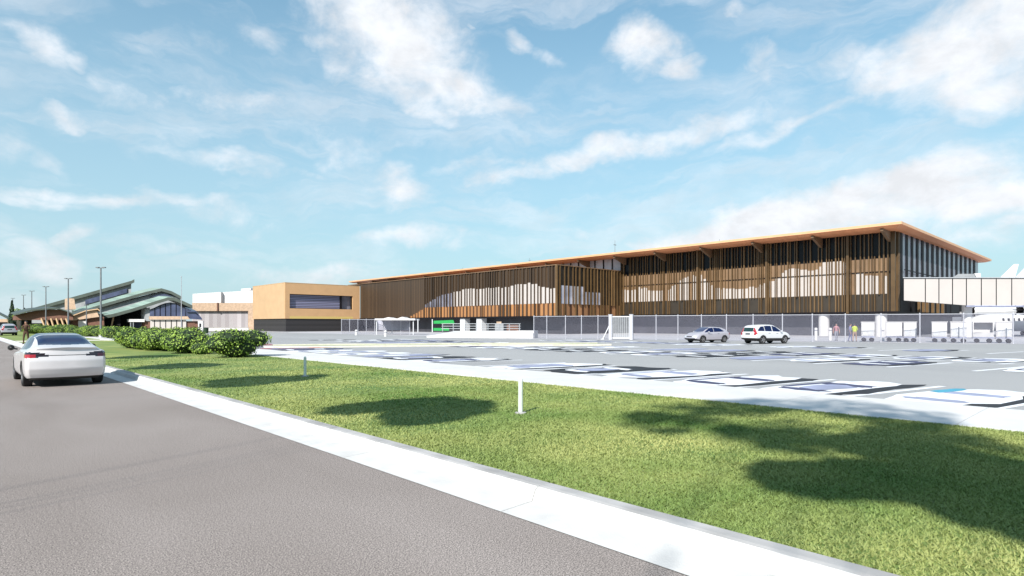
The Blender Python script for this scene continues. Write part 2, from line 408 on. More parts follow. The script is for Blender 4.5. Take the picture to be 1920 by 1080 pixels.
p = FA+FD*(gp1+.1); q = FC
fence_run('chain_link_fence', 'long tall chain link fence behind the two parked cars, right of the white gate', p, q,
          [fence_t(x)-gp1-.1 for x in (1230, 1271, 1315, 1362, 1412, 1467, 1523, 1585, 1652, 1725, 1807, 1900)], FH, M['chain2'])
# fence by the dark annex
LA = gnd(640, 626.5); LB = gnd(768, 627.5); LB2 = Vector(((LA+(LB-LA)*1.0)))
Ll = (LB-LA).length
fence_run('chain_link_fence', 'short far chain link fence in front of the dark annex base', LA, LB, [Ll*i/8 for i in range(9)], 2.5, M['chain'])
# gate
ga = FA+FD*gp0; gl = gp1-gp0
t = thing('swing_gate', 'white steel gate of upright bars set between two thick white posts', 'gate', ga, math.atan2(FD.y, FD.x))
for s in (.12, gl-.12):
    m = MB(); m.box(s-.17, s+.17, -.2, .2, 0, 2.74); m.box(s-.21, s+.21, -.24, .24, 2.74, 2.80); m.build('gate_post', M['fencew'], t, world=False)
for z in (.12, 2.5):
    m = MB(); m.box(.32, gl-.32, -.04, .04, z, z+.1); m.build('gate_rail', M['whitemetal'], t, world=False)
m = MB(); nb = 9
for i in range(nb):
    s = .4+(gl-.8)*i/(nb-1); m.box(s-.05, s+.05, -.03, .03, .22, 2.5)
m.build('gate_bars', M['post'], t, world=False)
m = MB(); m.beam((-.75,-.1,.05), (-.03,-.1,1.5), .09, .09); m.box(-.95,-.55,-.3,.1,0,.07); m.build('brace', M['whitemetal'], t, world=False)

# ================================================================= TERMINAL
XE, YE, YN, ZR, TR = 88.0, 21.2, 166.0, 14.82, .62      # eave line, end edge, far end, roof top, fascia depth
XF, YC = 92.0, 22.8                                     # main facade plane and its corner
X1, YJ, YB = 74.0, 67.7, 134.0                          # projecting wing
ZU, ZU1, ZW = 3.45, 3.15, 11.65
ZS = ZR-TR
T = thing('terminal_building', 'long brown and white terminal with thin orange timber roof and upright bronze fins', 'terminal', (100, 60, 0))
def part(name, mb, mats, parent=None, smooth=False): return mb.build(name, mats, parent or T, world=True, smooth=smooth)
XR = 153.0
m = MB()   # roof slab: membrane top, timber fascia, sloping soffit
m.add([(XE,YE,ZR),(XR,YE,ZR),(XR,YN,ZR),(XE,YN,ZR)], [(0,1,2,3)], 0)
fz = ZR-.34
m.add([(XE,YE,ZR),(XR,YE,ZR),(XR,YN,ZR),(XE,YN,ZR),(XE,YE,fz),(XR,YE,fz),(XR,YN,fz),(XE,YN,fz)], [(0,4,5,1),(1,5,6,2),(2,6,7,3),(3,7,4,0)], 1)
inn = [(XE+.9,YE+.9,ZS),(XR-.9,YE+.9,ZS),(XR-.9,YN-.9,ZS),(XE+.9,YN-.9,ZS)]
m.add([(XE,YE,fz),(XR,YE,fz),(XR,YN,fz),(XE,YN,fz)]+inn, [(0,1,5,4),(1,2,6,5),(2,3,7,6),(3,0,4,7),(4,5,6,7)], 2)
part('roof', m, [M['roofing'], M['fascia'], M['wood']])
# structural core: upper wall and recessed ground floor
m = MB(); m.box(XF+.45, 146, YC+.5, 160, ZU, ZS-.01); part('core_wall', m, M['spandrel'])
m = MB(); m.box(XF+2.2, 140, YC+2.5, YJ+1, 0, ZU-.01); m.box(X1+2.6, 140, YJ+.5, 160, 0, ZU1-.02); part('ground_floor_wall', m, M['groundwall'])
m = MB(); m.box(XF-.1, 146, YC-.1, 160, ZU-.28, ZU, 0); part('floor_edge', m, M['frame'])
m = MB(); m.box(X1-.05, XF-.12, YJ-.05, YB, ZU1-.3, ZU1, 0); part('floor_edge', m, M['frame'])
# --- main facade
C2 = [(1165,543),(1190,543),(1200,538),(1215,540),(1222,545),(1240,545),(1255,541),(1270,531),(1285,520),(1295,516),(1318,515),(1325,528),(1335,531),(1342,540),(1372,540),(1418,537),(1440,528),(1455,522),(1468,512),(1480,503),(1500,504),(1530,508),(1540,495),(1550,490),(1560,487),(1575,489),(1590,492),(1598,511),(1615,511),(1622,515),(1630,516),(1640,517),(1692,518)]
def cz(curve, px, X):
    xs = [c[0] for c in curve]; ys = [c[1] for c in curve]
    py = float(np.interp(px, xs, ys)); Y = onX(px, X); return zof(py, dep(X, Y))
def px_of(X, Y):
    c = X*CS-Y*SN; return 960+F*c/dep(X, Y)
rn = random.Random(3); ZSILL = 5.86; XP = XF+.32
fins = MB(); wide = MB(); whites = []; y = YC+1.1; tops = MB(); gl_up = MB(); k = 0
bays = []
while y < YJ-.1:
    w = rn.choice([.28, .34, .40, .46, .55, .66]); y2 = min(y+w, YJ-.05); bays.append((y, y2)); y = y2
ncol = 0
for i, (ya, yb) in enumerate(bays):
    yc = (ya+yb)/2; px = px_of(XP, yc); zc = cz(C2, px, XP)
    zc = max(ZSILL+.3, zc-rn.choice([0, 0, .1, .25]))
    dark = rn.random() < .06
    whites.append((ya+.005, yb-.005, ZSILL, zc, dark))
    tops.add([(XP,ya,zc),(XP,yb,zc),(XP,yb,10.7),(XP,ya,10.7)], [(0,1,2,3)], 0)
    gl_up.add([(XP,ya,10.7),(XP,yb,10.7),(XP,yb,ZS),(XP,ya,ZS)], [(0,1,2,3)], 0)  # dark glass run down to the eave shadow line, its black doubling as shade
    fd = rn.choice([.16, .22, .3]); fw = rn.choice([.07, .09, .12, .16])
    fins.box(XP-.06-fd, XP-.03, yb-fw/2, yb+fw/2, ZU-.05 if rn.random() < .75 else ZSILL-.1, ZS+.05 if rn.random() < .9 else 11.0, 0 if rn.random() < .6 else 1)
part('fins', fins, [M['fin'], M['fin_gold']])
def slab(name, x0, x1, y0, y1, z0, z1, mt):
    q = MB(); q.box(x0, x1, y0, y1, z0, z1); return part(name, q, mt)
grp = []
for i, (ya, yb, z0, z1, dk) in enumerate(whites):
    if dk: slab('window_panel', XP, XP+.1, ya, yb, z0, z1, M['screen'])
    else: slab('window_panel', XP, XP+.1, ya, yb, z0, z1, M['whitepanel'])
part('screen_panel', tops, M['screen']); part('high_glazing', gl_up, M['glass'])
slab('spandrel_panel', XP+.02, XP+.1, YC+.6, YJ, ZU, ZSILL-.003, M['spandrel'])
slab('transom', XP-.12, XP-.02, YC+.6, YJ, 8.82, 8.93, M['frame'])
# corner post cluster
m = MB()
for yy, ww in ((YC+.35, .5), (YC+.95, .14)): m.box(XP-.35, XP+.05, yy-ww/2, yy+ww/2, ZU, ZS, 0)
for xx in (XF+.9, XF+1.35): m.box(xx, xx+.16, YC-.1, YC+.3, ZU, ZS, 0)
part('corner_post', m, M['fin'])
for yy in [px for px in (onX(1590, XF), onX(1438, XF), onX(1313, XF)+.4)]:
    m = MB(); m.box(XF-.3, XF+.28, yy-.17, yy+.17, ZU-.25, ZS+.1); part('facade_post', m, M['fin'])
# brackets under the eave
for i in range(17):
    yy = 23.4+8.65*i
    if yy > YN-3: break
    m = MB(); top = ZS-.004; x0 = XE+.55; x1 = XF+.2
    m.prism([(x0, yy, top), (x1, yy, top), (x1, yy, top-1.35), (x1-.4, yy, top-1.35), (x0, yy, top-.28)], (0, .34, 0)); part('roof_bracket', m, M['brace'])
# --- end wall (faces down the bridge)
m = MB(); XEND = 146.0
x = XF+1.8; gm = MB(); wm = MB(); ze0 = 8.2
wm.add([(XF+1.5,YC,ZU),(XEND,YC,ZU),(XEND,YC,ze0),(XF+1.5,YC,ze0)], [(0,1,2,3)], 0)
while x < XEND:
    wd = 1.5+ (x-XF)*.018
    m.box(x, x+wd*.7, YC-.09, YC+.02, ZU if rn.random() < .5 else ze0-.4, ZS+.02)
    gm.add([(x+wd*.55,YC-.02,ze0),(x+2*wd,YC-.02,ze0),(x+2*wd,YC-.02,ZS),(x+wd*.55,YC-.02,ZS)], [(0,1,2,3)])
    x += wd*1.75
part('end_mullions', m, M['frame']); part('end_glazing', gm, M['greyglass']); part('end_wall', wm, M['frame'])
slab('transom', XF+1.6, XEND, YC-.62, YC-.56, 9.0, 9.12, M['frame'])
for xx in (100.5, 103, 105.2, 108.5, 111.8, 115):
    m = MB(); m.box(xx, xx+.4, YC-.9, YC-.56, ZU, 7.2, 0); part('fin', m, [M['fin_gold']])
# --- clerestory of the main hall above the wing roof
m = MB(); m2 = MB(); y = YJ
while y < 150:
    m.add([(XF+.1,y,ZW),(XF+.1,y+2.1,ZW),(XF+.1,y+2.1,ZS),(XF+.1,y,ZS)], [(0,1,2,3)]); m2.box(XF-.1, XF+.08, y-.09, y+.09, ZW, ZS); y += 2.1
part('clerestory_glazing', m, M['bluepanel']); part('clerestory_mullions', m2, M['frame'])
# --- projecting wing
m = MB(); m.box(X1-.12, XF-.05, YJ-.12, YB+6, ZW, ZW+.14); part('wing_roof', m, M['brace'])
m = MB(); m.box(X1+.3, XF-.1, YJ+.3, YB-.02, ZU1, ZW-.002); part('wing_wall', m, M['spandrel'])
C1 = [(780,573),(797,571),(810,563),(825,553),(845,549),(860,545),(875,541),(900,540),(925,538),(945,538),(955,536),(970,533),(990,530),(1003,531),(1015,538),(1048,540)]
Z1 = 5.3; y = YJ+.25; wm2 = MB(); tp = MB(); low = MB(); fn = MB(); dg = []
ylo = onX(797, X1); yend = onX(765, X1)
while y < YB-.05:
    w = rn.choice([.7, .85, .95, 1.1]); y2 = min(y+w, YB-.02); yc = (y+y2)/2; px = px_of(X1, yc)
    xp = X1+.12
    if yc < ylo:
        zc = max(Z1+.15, cz(C1, px, xp)-rn.choice([0, .08, .2]))
        q = MB(); q.box(xp, xp+.1, y+.004, y2-.004, Z1, zc); part('window_panel', q, M['whitepanel'] if px > 848 else M['greyglass'])
        tp.add([(xp,y,zc),(xp,y2,zc),(xp,y2,ZW),(xp,y,ZW)], [(0,1,2,3)]); zl = Z1
    else:
        zl = max(ZU1, Z1-(yc-ylo)/(yend-ylo)*(Z1-ZU1)) if yc < yend else ZU1
        tp.add([(xp,y,zl),(xp,y2,zl),(xp,y2,ZW),(xp,y,ZW)], [(0,1,2,3)])
    if zl > ZU1+.05: low.add([(xp-.03,y,ZU1),(xp-.03,y2,ZU1),(xp-.03,y2,zl-.004),(xp-.03,y,zl-.004)], [(0,1,2,3)])
    if yc < ylo:
        fw = rn.choice([.14, .18, .24, .34]); fn.box(X1-.1, X1+.09, y2-fw/2, y2+fw/2, Z1 if rn.random() < .6 else ZU1, ZW-.004, 0)
    y = y2
part('screen_panel', tp, M['screen_dark']); part('copper_band', low, M['orange']); part('fins', fn, [M['screen_dark']])
m = MB(); m.box(X1-.14, X1+.2, YJ-.14, YJ+.2, ZU1, ZW-.004); part('corner_post', m, M['fin_gold'])
# --- return face of the wing
yf = YJ; m = MB(); m.add([(X1+.2,yf+.1,ZU1),(XF,yf+.1,ZU1),(XF,yf+.1,Z1-.1),(X1+.2,yf+.1,Z1-.1)], [(0,1,2,3)]); part('copper_band', m, M['orangex'])
wx0, wx1 = onY(1053, yf), onY(1122, yf)
m = MB(); x = wx0; n = 0
while x < wx1:
    q = MB(); q.box(x, x+1.35, yf+.05, yf+.15, Z1-.1, 8.3 if n < 4 else 7.4); part('window_panel', q, M['bluepanel'] if n % 5 != 2 else M['whitepanel']); x += 1.55; n += 1
m = MB(); m.add([(X1+.2,yf+.2,Z1-.1),(XF,yf+.2,Z1-.1),(XF,yf+.2,ZW),(X1+.2,yf+.2,ZW)], [(0,1,2,3)]); part('screen_panel', m, M['spandrel'])
m = MB(); x = X1+.7
while x < XF-.2:
    fw = rn.choice([.12, .18, .3]); m.box(x, x+fw, yf-.16, yf+.04, ZU1 if rn.random() < .5 else Z1-.2, ZW-.004, 0 if rn.random() < .7 else 1); x += rn.choice([.75, .95, 1.2])
part('fins', m, [M['fin'], M['fin_gold']])
# columns under the overhang
for px in (1545, 1652):
    yy = onX(px, 89.0) if px == 1652 else 33.5
    m = MB(); m.cyl((XF+.9, onX(px, XF+.9), 0), (XF+.9, onX(px, XF+.9), ZU-.29), .72, n=20); part('column', m, M['white'], smooth=False)
for px in (873, 904):
    yy = onX(px, X1+1); m = MB(); m.box(X1+.2, X1+1.5, yy-.75, yy+.75, 0, ZU1-.31); part('column', m, M['whitemetal'])
# rooftop masts
for yy, h, x in ((onX(1153, 96), 3.6, 96), (onX(993, 96), 2.0, 96), (onX(868, 96), 1.6, 96), (onX(1349, 96), 1.5, 96)):
    m = MB(); m.cyl((x,yy,ZR), (x,yy,ZR+h), .07, .03, n=6); m.box(x-.4,x+.4,yy-.03,yy+.03,ZR+h*.72,ZR+h*.76); m.box(x-.15,x+.15,yy-.15,yy+.15,ZR,ZR+.2)
    part('roof_mast', m, M['lamp'])

# ================================================================= ANNEX BOX
AX0, AX1, AY0, AY1 = 55.2, X1+.02, YB, 154.0; AZ0, AZ1 = 3.0, 11.15
A = thing('annex_building', 'tan box shaped annex with one long slatted window above a charcoal base', 'annex', (64, 140, 0))
wa, wb, wz0, wz1 = 56.25, 72.1, 5.35, 8.66
m = MB(); y0, y1 = AY0, AY0+.35
m.box(AX0, wa, y0, y1, AZ0, AZ1, 0); m.box(wb, AX1, y0, y1, AZ0, AZ1, 0); m.box(wa, wb, y0, y1, wz1, AZ1, 0); m.box(wa, wb, y0, y1, AZ0+.55, wz0, 0)
m.box(wa, wb, y0, y1, AZ0, AZ0+.55, 2)
m.box(AX0, AX0+.35, y1+.001, AY1, AZ0, AZ1, 1); m.box(AX0+.36, AX1, AY0+1.6, AY1, AZ0, AZ1-.1, 0)
part('wall', m, [M['tan'], M['tanlight'], M['yellowband']], A)
m = MB(); m.box(AX0-.03, AX1+.02, AY0-.03, AY1, AZ1, AZ1+.12); part('roof', m, M['tanlight'], A)
w = MB(); w.box(wa, wb, AY0+1.2, AY0+1.3, wz0, wz1); W = part('window', w, M['greyglass'], A)
w = MB(); w.box(wa+.1, wa+(wb-wa)*.80, AY0+.7, AY0+.75, wz0+.05, wz1-.05); part('blind', w, M['blind'], W)
w = MB(); w.box(wa+(wb-wa)*.80, wa+(wb-wa)*.83, AY0+.5, AY0+.9, wz0, wz1)
w.box(wa, wb, AY0+.38, AY0+1.15, wz0-.06, wz0-.01); w.box(wa, wb, AY0+.38, AY0+1.15, wz1+.01, wz1+.06); part('frame', w, M['frame'], W)
m = MB(); m.box(AX0+.25, AX1-.3, AY0+.2, AY1, 0, AZ0-.003); part('base_wall', m, M['charcoal'], A)

# ================================================================= HANGAR (white over tan over grey sheet)
d0 = 168.0
Hg = thing('hangar', 'white topped hangar with a tan band and grey sheet doors left of the annex', 'hangar', at(415, 612, d0+8))
def ipoly(mb, pts, d, thick, m=0, back=FWD):       # upright outline at distance d, given real thickness
    mb.prism([at(px, py, d) for px, py in pts], back*thick, m)
m = MB(); ipoly(m, [(361,551),(414,547.5),(414,568),(361,568)], d0, 26)
part('upper_wall', m, M['white'], Hg)
m = MB(); ipoly(m, [(414.2,548),(476,544.5),(476,568),(414.2,568)], d0+1.2, 24); part('upper_wall', m, M['white'], Hg)
m = MB(); ipoly(m, [(360,568.2),(478,568.2),(478,583),(360,583)], d0-.3, 26); ipoly(m, [(465.2,583.1),(478,583.1),(478,619),(465.2,619)], d0-.3, 26)
part('band_wall', m, M['tanstone'], Hg)
m = MB(); ipoly(m, [(360,583.1),(465,583.1),(465,619),(360,619)], d0+.6, 24); part('sheet_wall', m, M['greysheet'], Hg)
m = MB(); ipoly(m, [(406.5,567.5),(409,567.5),(409,583),(406.5,583)], d0-.6, .25); part('downpipe', m, M['brick'], Hg)
m = MB(); ipoly(m, [(452,541.5),(470,540),(470,544),(452,546)], d0+9, 4); part('roof_unit', m, M['white'], Hg)
lw = thing('low_wall', 'low white wall in front of the hangar doors behind the bushes', 'wall', at(430, 618, 150))
m = MB(); ipoly(m, [(382,614.3),(466,614.3),(466,621),(382,621)], 150, .3); m.build('wall_face', M['white'], lw)
m = MB(); ipoly(m, [(381.5,613.9),(466.5,613.9),(466.5,614.2),(381.5,614.2)], 149.9, .5); m.build('coping', M['kerb'], lw)
kb = thing('signboard', 'small white signboard with a dark square panel at the old terminal corner', 'sign', at(376, 620, 124))
m = MB(); ipoly(m, [(371,602),(380,602),(380,622.5),(372,622.5)], 124, .4); m.build('board', M['white'], kb)
m = MB(); ipoly(m, [(373.6,606.5),(376.6,606.5),(376.6,613),(373.6,613)], 123.9, .08); m.build('panel', M['frame'], kb)
bn = thing('litter_bin', 'small dark green bin on pale paving near the hangar', 'bin', gnd(386.5, 625))
c = gnd(386.5, 625); m = MB(); m.lathe([(0,.0),(0,.36),(1.0,.42),(1.05,.44),(1.08,.2),(1.09,0)], c, (0,0,1), 14); m.build('bin_body', M['pine'], bn)
m = MB(); m.lathe([(.98,.43),(1.0,.46),(1.06,.46),(1.07,.43)], c, (0,0,1), 14); m.build('rim', M['trim'], bn)
# ================================================================= OLD GREEN-ROOFED TERMINAL
d1 = 128.0; OB = Vector((0, 1, 0))
O = thing('green_roofed_building', 'older brick terminal with stepped green metal gable roofs and slanted canopy props', 'building', at(220, 620, d1+10))
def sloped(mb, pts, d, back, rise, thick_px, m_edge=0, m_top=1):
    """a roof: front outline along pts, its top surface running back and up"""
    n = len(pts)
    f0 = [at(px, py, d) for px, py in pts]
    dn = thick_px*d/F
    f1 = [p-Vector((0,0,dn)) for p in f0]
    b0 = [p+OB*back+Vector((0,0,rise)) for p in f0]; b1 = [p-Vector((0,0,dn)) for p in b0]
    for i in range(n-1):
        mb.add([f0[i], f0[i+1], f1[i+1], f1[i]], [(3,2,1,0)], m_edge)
        mb.add([f0[i], f0[i+1], b0[i+1], b0[i]], [(0,1,2,3)], m_top if pts[i+1][1] <= pts[i][1] else m_edge)  # sunlit tone on rising slopes, shaded tone on falling ones
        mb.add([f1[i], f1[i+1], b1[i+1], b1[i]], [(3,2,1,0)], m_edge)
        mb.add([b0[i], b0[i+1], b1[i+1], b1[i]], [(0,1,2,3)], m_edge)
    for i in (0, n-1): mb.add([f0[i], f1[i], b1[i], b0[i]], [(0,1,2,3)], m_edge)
# rear mono-pitch hall
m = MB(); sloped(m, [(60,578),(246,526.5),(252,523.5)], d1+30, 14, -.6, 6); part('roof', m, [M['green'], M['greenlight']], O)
m = MB(); ipoly(m, [(62,583),(246,531),(246,575),(62,605)], d1+31, 12, 0, OB); part('wall', m, M['greywall'], O)
m = MB(); ipoly(m, [(160,562.5),(238,541),(238,549),(160,571)], d1+30.6, .3, 0, OB); part('window', m, M['blueglass'], O)
# middle gable
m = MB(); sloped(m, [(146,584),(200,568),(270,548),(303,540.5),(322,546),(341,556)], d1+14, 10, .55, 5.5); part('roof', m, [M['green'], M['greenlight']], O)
m = MB(); ipoly(m, [(150,589),(200,574),(303,547),(338,560),(338,600),(150,612)], d1+15, 8, 0, OB); part('wall', m, M['greywall'], O)
m = MB(); ipoly(m, [(277,556.5),(303,549.5),(320,555),(320,557.5)], d1+14.7, .3, 0, OB); part('window', m, M['blueglass'], O)
# front gable
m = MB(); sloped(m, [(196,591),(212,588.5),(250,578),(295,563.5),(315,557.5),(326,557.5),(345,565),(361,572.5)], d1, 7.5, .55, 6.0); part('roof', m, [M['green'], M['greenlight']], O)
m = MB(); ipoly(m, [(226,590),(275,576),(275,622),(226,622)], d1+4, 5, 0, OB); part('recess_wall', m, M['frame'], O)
m = MB(); ipoly(m, [(272,578),(281,576.5),(281,602),(272,602)], d1+1.2, 7, 0, OB); part('wall', m, M['greywall'], O)
m = MB(); ipoly(m, [(272,602.1),(350,602.1),(372,602.1),(372,624),(272,624)], d1+1.5, 7, 0, OB); part('brick_wall', m, M['brick'], O)
arc = [(281.2,581),(290,577.5),(300,572.5),(310,569),(320,567.5),(330,569.5),(340,574.5),(350,578.5),(354,580)]
m = MB(); ipoly(m, arc+[(354,593),(281.2,593)], d1+1.0, .5, 0, OB); Wn = part('window', m, M['blueglass'], O)
m = MB()
for i in range(len(arc)-1): m.beam(at(*arc[i], d1+.9), at(*arc[i+1], d1+.9), .16, .12)
for x in (290,300,310,320,330,340,348): m.beam(at(x, 592.8, d1+.92), at(x, float(np.interp(x, [a[0] for a in arc], [a[1] for a in arc])), d1+.92), .09, .09)
part('frame', m, M['frame'], Wn)
m = MB(); ipoly(m, [(281,593.2),(352,593.2),(356,598.8),(281,599)], d1+.6, .9, 0, OB); part('lintel', m, M['tanstone'], O)
m = MB(); ipoly(m, [(282,599.6),(349,599.6),(349,616),(282,616)], d1+1.2, .25, 0, OB); Wn = part('window', m, M['whitepanel'], O)
m = MB()
for x in (289.5,300,310.5,321,331,341.5): m.beam(at(x, 599.8, d1+1.14), at(x, 616, d1+1.14), .1, .1)
part('frame', m, M['frame'], Wn)
m = MB(); ipoly(m, [(281,616.3),(352,616.3),(352,622),(281,622)], d1+1.1, .35, 0, OB); part('sill', m, M['tanlight'], O)
m = MB(); sloped(m, [(350,583),(368,583),(379,597.5),(356,596)], d1+.3, 6, 1.0, 2, 0, 0); ipoly(m, [(348,578),(358,581),(379,598),(350,598)], d1+.8, 5, 0, OB); part('skirt_roof', m, [M['blueglass'], M['green']], O)
m = MB(); ipoly(m, [(243,598.5),(271,598.5),(271,603.5),(243,603.5)], d1+.8, 2.5, 0, OB); part('door_canopy', m, M['white'], O)
m = MB(); ipoly(m, [(252,604),(271,604),(271,622),(252,622)], d1+3.8, .2, 0, OB); Dn = part('door', m, M['blueglass'], O)
m = MB()
for x in (245, 250): m.beam(at(x, 622, d1+1), at(x, 604, d1+1), .16, .16)
part('canopy_post', m, M['post'], O)
m = MB()
for x0, x1_ in ((191,197),(213,208)): m.beam(at(x0, 593, d1+1), at(x1_, 617, d1+1), .22, .22)
part('prop', m, M['tanlight'], O)
# chimney block
m = MB(); ipoly(m, [(127,559),(139,560),(142.5,580),(127,580)], d1+12, 5, 0, OB); part('chimney', m, M['tanstone'], O)
# left entrance canopy
d2 = 120.0
m = MB(); sloped(m, [(28,589),(60,580.5),(94,577),(112,578),(128,583),(138,588)], d2, 12, .5, 2.2); part('canopy_roof', m, [M['green'], M['green']], O)
m = MB(); ipoly(m, [(30,591.5),(60,584),(94,580),(112,581),(128,586),(137,591),(137,600),(60,600),(30,600)], d2+1.5, 9, 0, OB); part('canopy_wall', m, M['brick'], O)
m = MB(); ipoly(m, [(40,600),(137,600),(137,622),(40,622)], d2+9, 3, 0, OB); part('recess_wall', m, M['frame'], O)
m = MB(); ipoly(m, [(60,600),(80,600),(80,606),(60,606)], d2+1.3, .5, 0, OB); part('sign_board', m, M['greywall'], O)
for x0, x1_ in ((78,86),(86,94),(96,102),(106,112),(115,122),(124,131)):
    m = MB(); m.beam(at(x0, 597, d2+1), at(x1_, 617, d2+1), .28, .28); part('prop', m, M['tanlight'], O)
# centre link with low gable
m = MB(); sloped(m, [(136,591),(160,582),(183,578.5),(189,583)], d2+4, 6, .3, 1.8); part('roof', m, [M['tanlight'], M['green']], O)
m = MB(); ipoly(m, [(137,593),(160,585),(181,582),(186,594),(137,601)], d2+4.6, 6, 0, OB); part('wall', m, M['tanstone'], O)
m = MB(); ipoly(m, [(137,601),(195,594),(195,622),(137,622)], d2+5.5, 6, 0, OB); part('brick_wall', m, M['brick'], O)
m = MB(); ipoly(m, [(147,601),(161,601),(161,616),(147,616)], d2+5.1, .4, 0, OB); part('window', m, M['white'], O)
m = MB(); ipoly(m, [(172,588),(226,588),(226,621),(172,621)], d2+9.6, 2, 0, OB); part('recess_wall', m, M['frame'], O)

# ================================================================= FAR LEFT
fb = thing('distant_building', 'distant low tan building with dark hipped roof at the far left', 'building', at(6, 610, 190))
m = MB(); ipoly(m, [(-40,598),(17,598),(17,618),(-40,618)], 190, 10); m.build('wall', M['tanstone'], fb)
m = MB(); sloped(m, [(-50,586),(0,588),(22,599)], 189, 12, 1, 3); m.build('roof', [M['green'], M['green']], fb)
m = MB(); ipoly(m, [(-6,604),(12,604),(12,618),(-6,618)], 189.6, .3); m.build('window', M['frame'], fb)

# ================================================================= LAMPS
def lamp_post(x, y, h, label, arms=2):
    t = thing('street_lamp', label, 'street lamp', (x, y, 0), R(-45), 'twin headed lamp posts along the old terminal drive')
    m = MB(); m.cyl((0,0,0), (0,0,.5), .2, .2, n=8); m.build('base', M['kerb'], t, world=False)
    m = MB(); m.cyl((0,0,.5), (0,0,h), .115, .075, n=8); m.build('pole', M['lamp'], t, world=False)
    m = MB(); m.cyl((-.4,0,h-.02), (.4,0,h-.02), .045, n=6); m.build('arm', M['lamp'], t, world=False)
    for s in (-1, 1):
        m = MB(); m.box(s*.2, s*.55, -.13, .13, h-.03, h+.08); m.build('lamp_head', M['lamp'], t, world=False)
    return t
lx = 12.8
for px, d, hh, lb in ((189, 70, 8.35, 'tallest looking lamp post, the nearest one beside the round hedge'),
                      (128, 90, 8.6, 'second nearest lamp post, in front of the tan chimney block'),
                      (86, 111, 8.7, 'third lamp post, standing before the old terminal canopy'),
                      (59.5, 131, 9.0, 'fourth lamp post, just left of the old terminal canopy'),
                      (44, 149, 9.0, 'fifth lamp post, small and thin by the distant tree'),
                      (24, 172, 9.2, 'farthest lamp post, rising beside the narrow dark conifer')):
    p = at(px, 608, d); lamp_post(p.x, p.y, hh, lb)
p = at(162, 608, 92); t = thing('light_pole', 'short thin pole beside the hedge in front of the brick link', 'pole', (p.x, p.y, 0))
m = MB(); m.cyl(p*1-Vector((0,0,p.z)), (p.x,p.y,4.6), .08, .06, n=6); m.box(p.x-.3,p.x+.3,p.y-.1,p.y+.1,4.6,4.72); m.build('pole', M['lamp'], t)
p = at(340, 608, 118); t = thing('flagpole', 'thin bare flagpole standing before the front gable of the old terminal', 'flagpole', (p.x, p.y, 0))
m = MB(); m.cyl((p.x,p.y,0), (p.x,p.y,11.0), .09, .05, n=6); m.lathe([(0,0),(.05,.1),(.12,.13),(.2,.1),(.26,0)], (p.x,p.y,11.0), (0,0,1), 8); m.build('pole', M['post'], t)

# ================================================================= BOARDING BRIDGE
d3 = 77.0; BR = Vector((SN+CS*.66, CS-SN*.66, 0)).normalized()
Bp = thing('boarding_bridge', 'white panelled boarding bridge leading right from the terminal end wall', 'boarding bridge', at(1812, 608, d3))
NM = 9
edges = [1694,1735,1760.5,1786,1812,1840,1868,1897,1926,1956,1990,2030]
def zb_(px): return 563+ (min(px, 1812)-1694)*(9.5/118)
for i in range(len(edges)-1):
    a, b_ = edges[i]+.9, edges[i+1]-.9
    m = MB(); m.prism([at(a,522.5,d3), at(b_,522.5,d3), at(b_,zb_(b_),d3), at(a,zb_(a),d3)], BR*.12); part('side_panel', m, M['whitepanel'], Bp)
    m = MB(); px = edges[i]; m.prism([at(px-.9,521.5,d3), at(px+.9,521.5,d3), at(px+.9,zb_(px)+.8,d3), at(px-.9,zb_(px)+.8,d3)], BR*.2-Vector((0,0,0))); part('mullion', m, M['frame'], Bp)
L_, R_ = edges[0], edges[-1]
m = MB(); m.prism([at(L_-1,521.4,d3-.15), at(R_,521.4,d3-.15), at(R_,519.8,d3-.15), at(L_-1,519.8,d3-.15)], BR*4.2); part('roof', m, M['post'], Bp)
m = MB(); m.prism([at(L_,522.4,d3+.25), at(R_,522.4,d3+.25), at(R_,571,d3+.25), at(1812,571,d3+.25), at(L_,562,d3+.25)], BR*3.6); part('body', m, M['white'], Bp)
m = MB(); m.prism([at(1812,572.8,d3-.1), at(R_,572.8,d3-.1), at(R_,574.8,d3-.1), at(1812,574.8,d3-.1)], BR*4.0); part('floor_beam', m, M['bluegrey'], Bp)
m = MB(); c = at(1813, 608, d3+2); m.cyl((c.x,c.y,0), (c.x,c.y,zof(572, d3+2)), .56, n=20); part('column', m, M['white'], Bp)
m = MB(); m.prism([at(1787,519.6,d3+1), at(1797,513.5,d3+1), at(1826,513.5,d3+1), at(1830,519.6,d3+1)], BR*2); part('roof_unit', m, M['greywall'], Bp)
m = MB(); m.prism([at(1826.5,512.5,d3+1.2), at(1839,512.5,d3+1.2), at(1839,519.6,d3+1.2), at(1831,519.6,d3+1.2)], BR*1.6); part('roof_unit', m, M['white'], Bp)

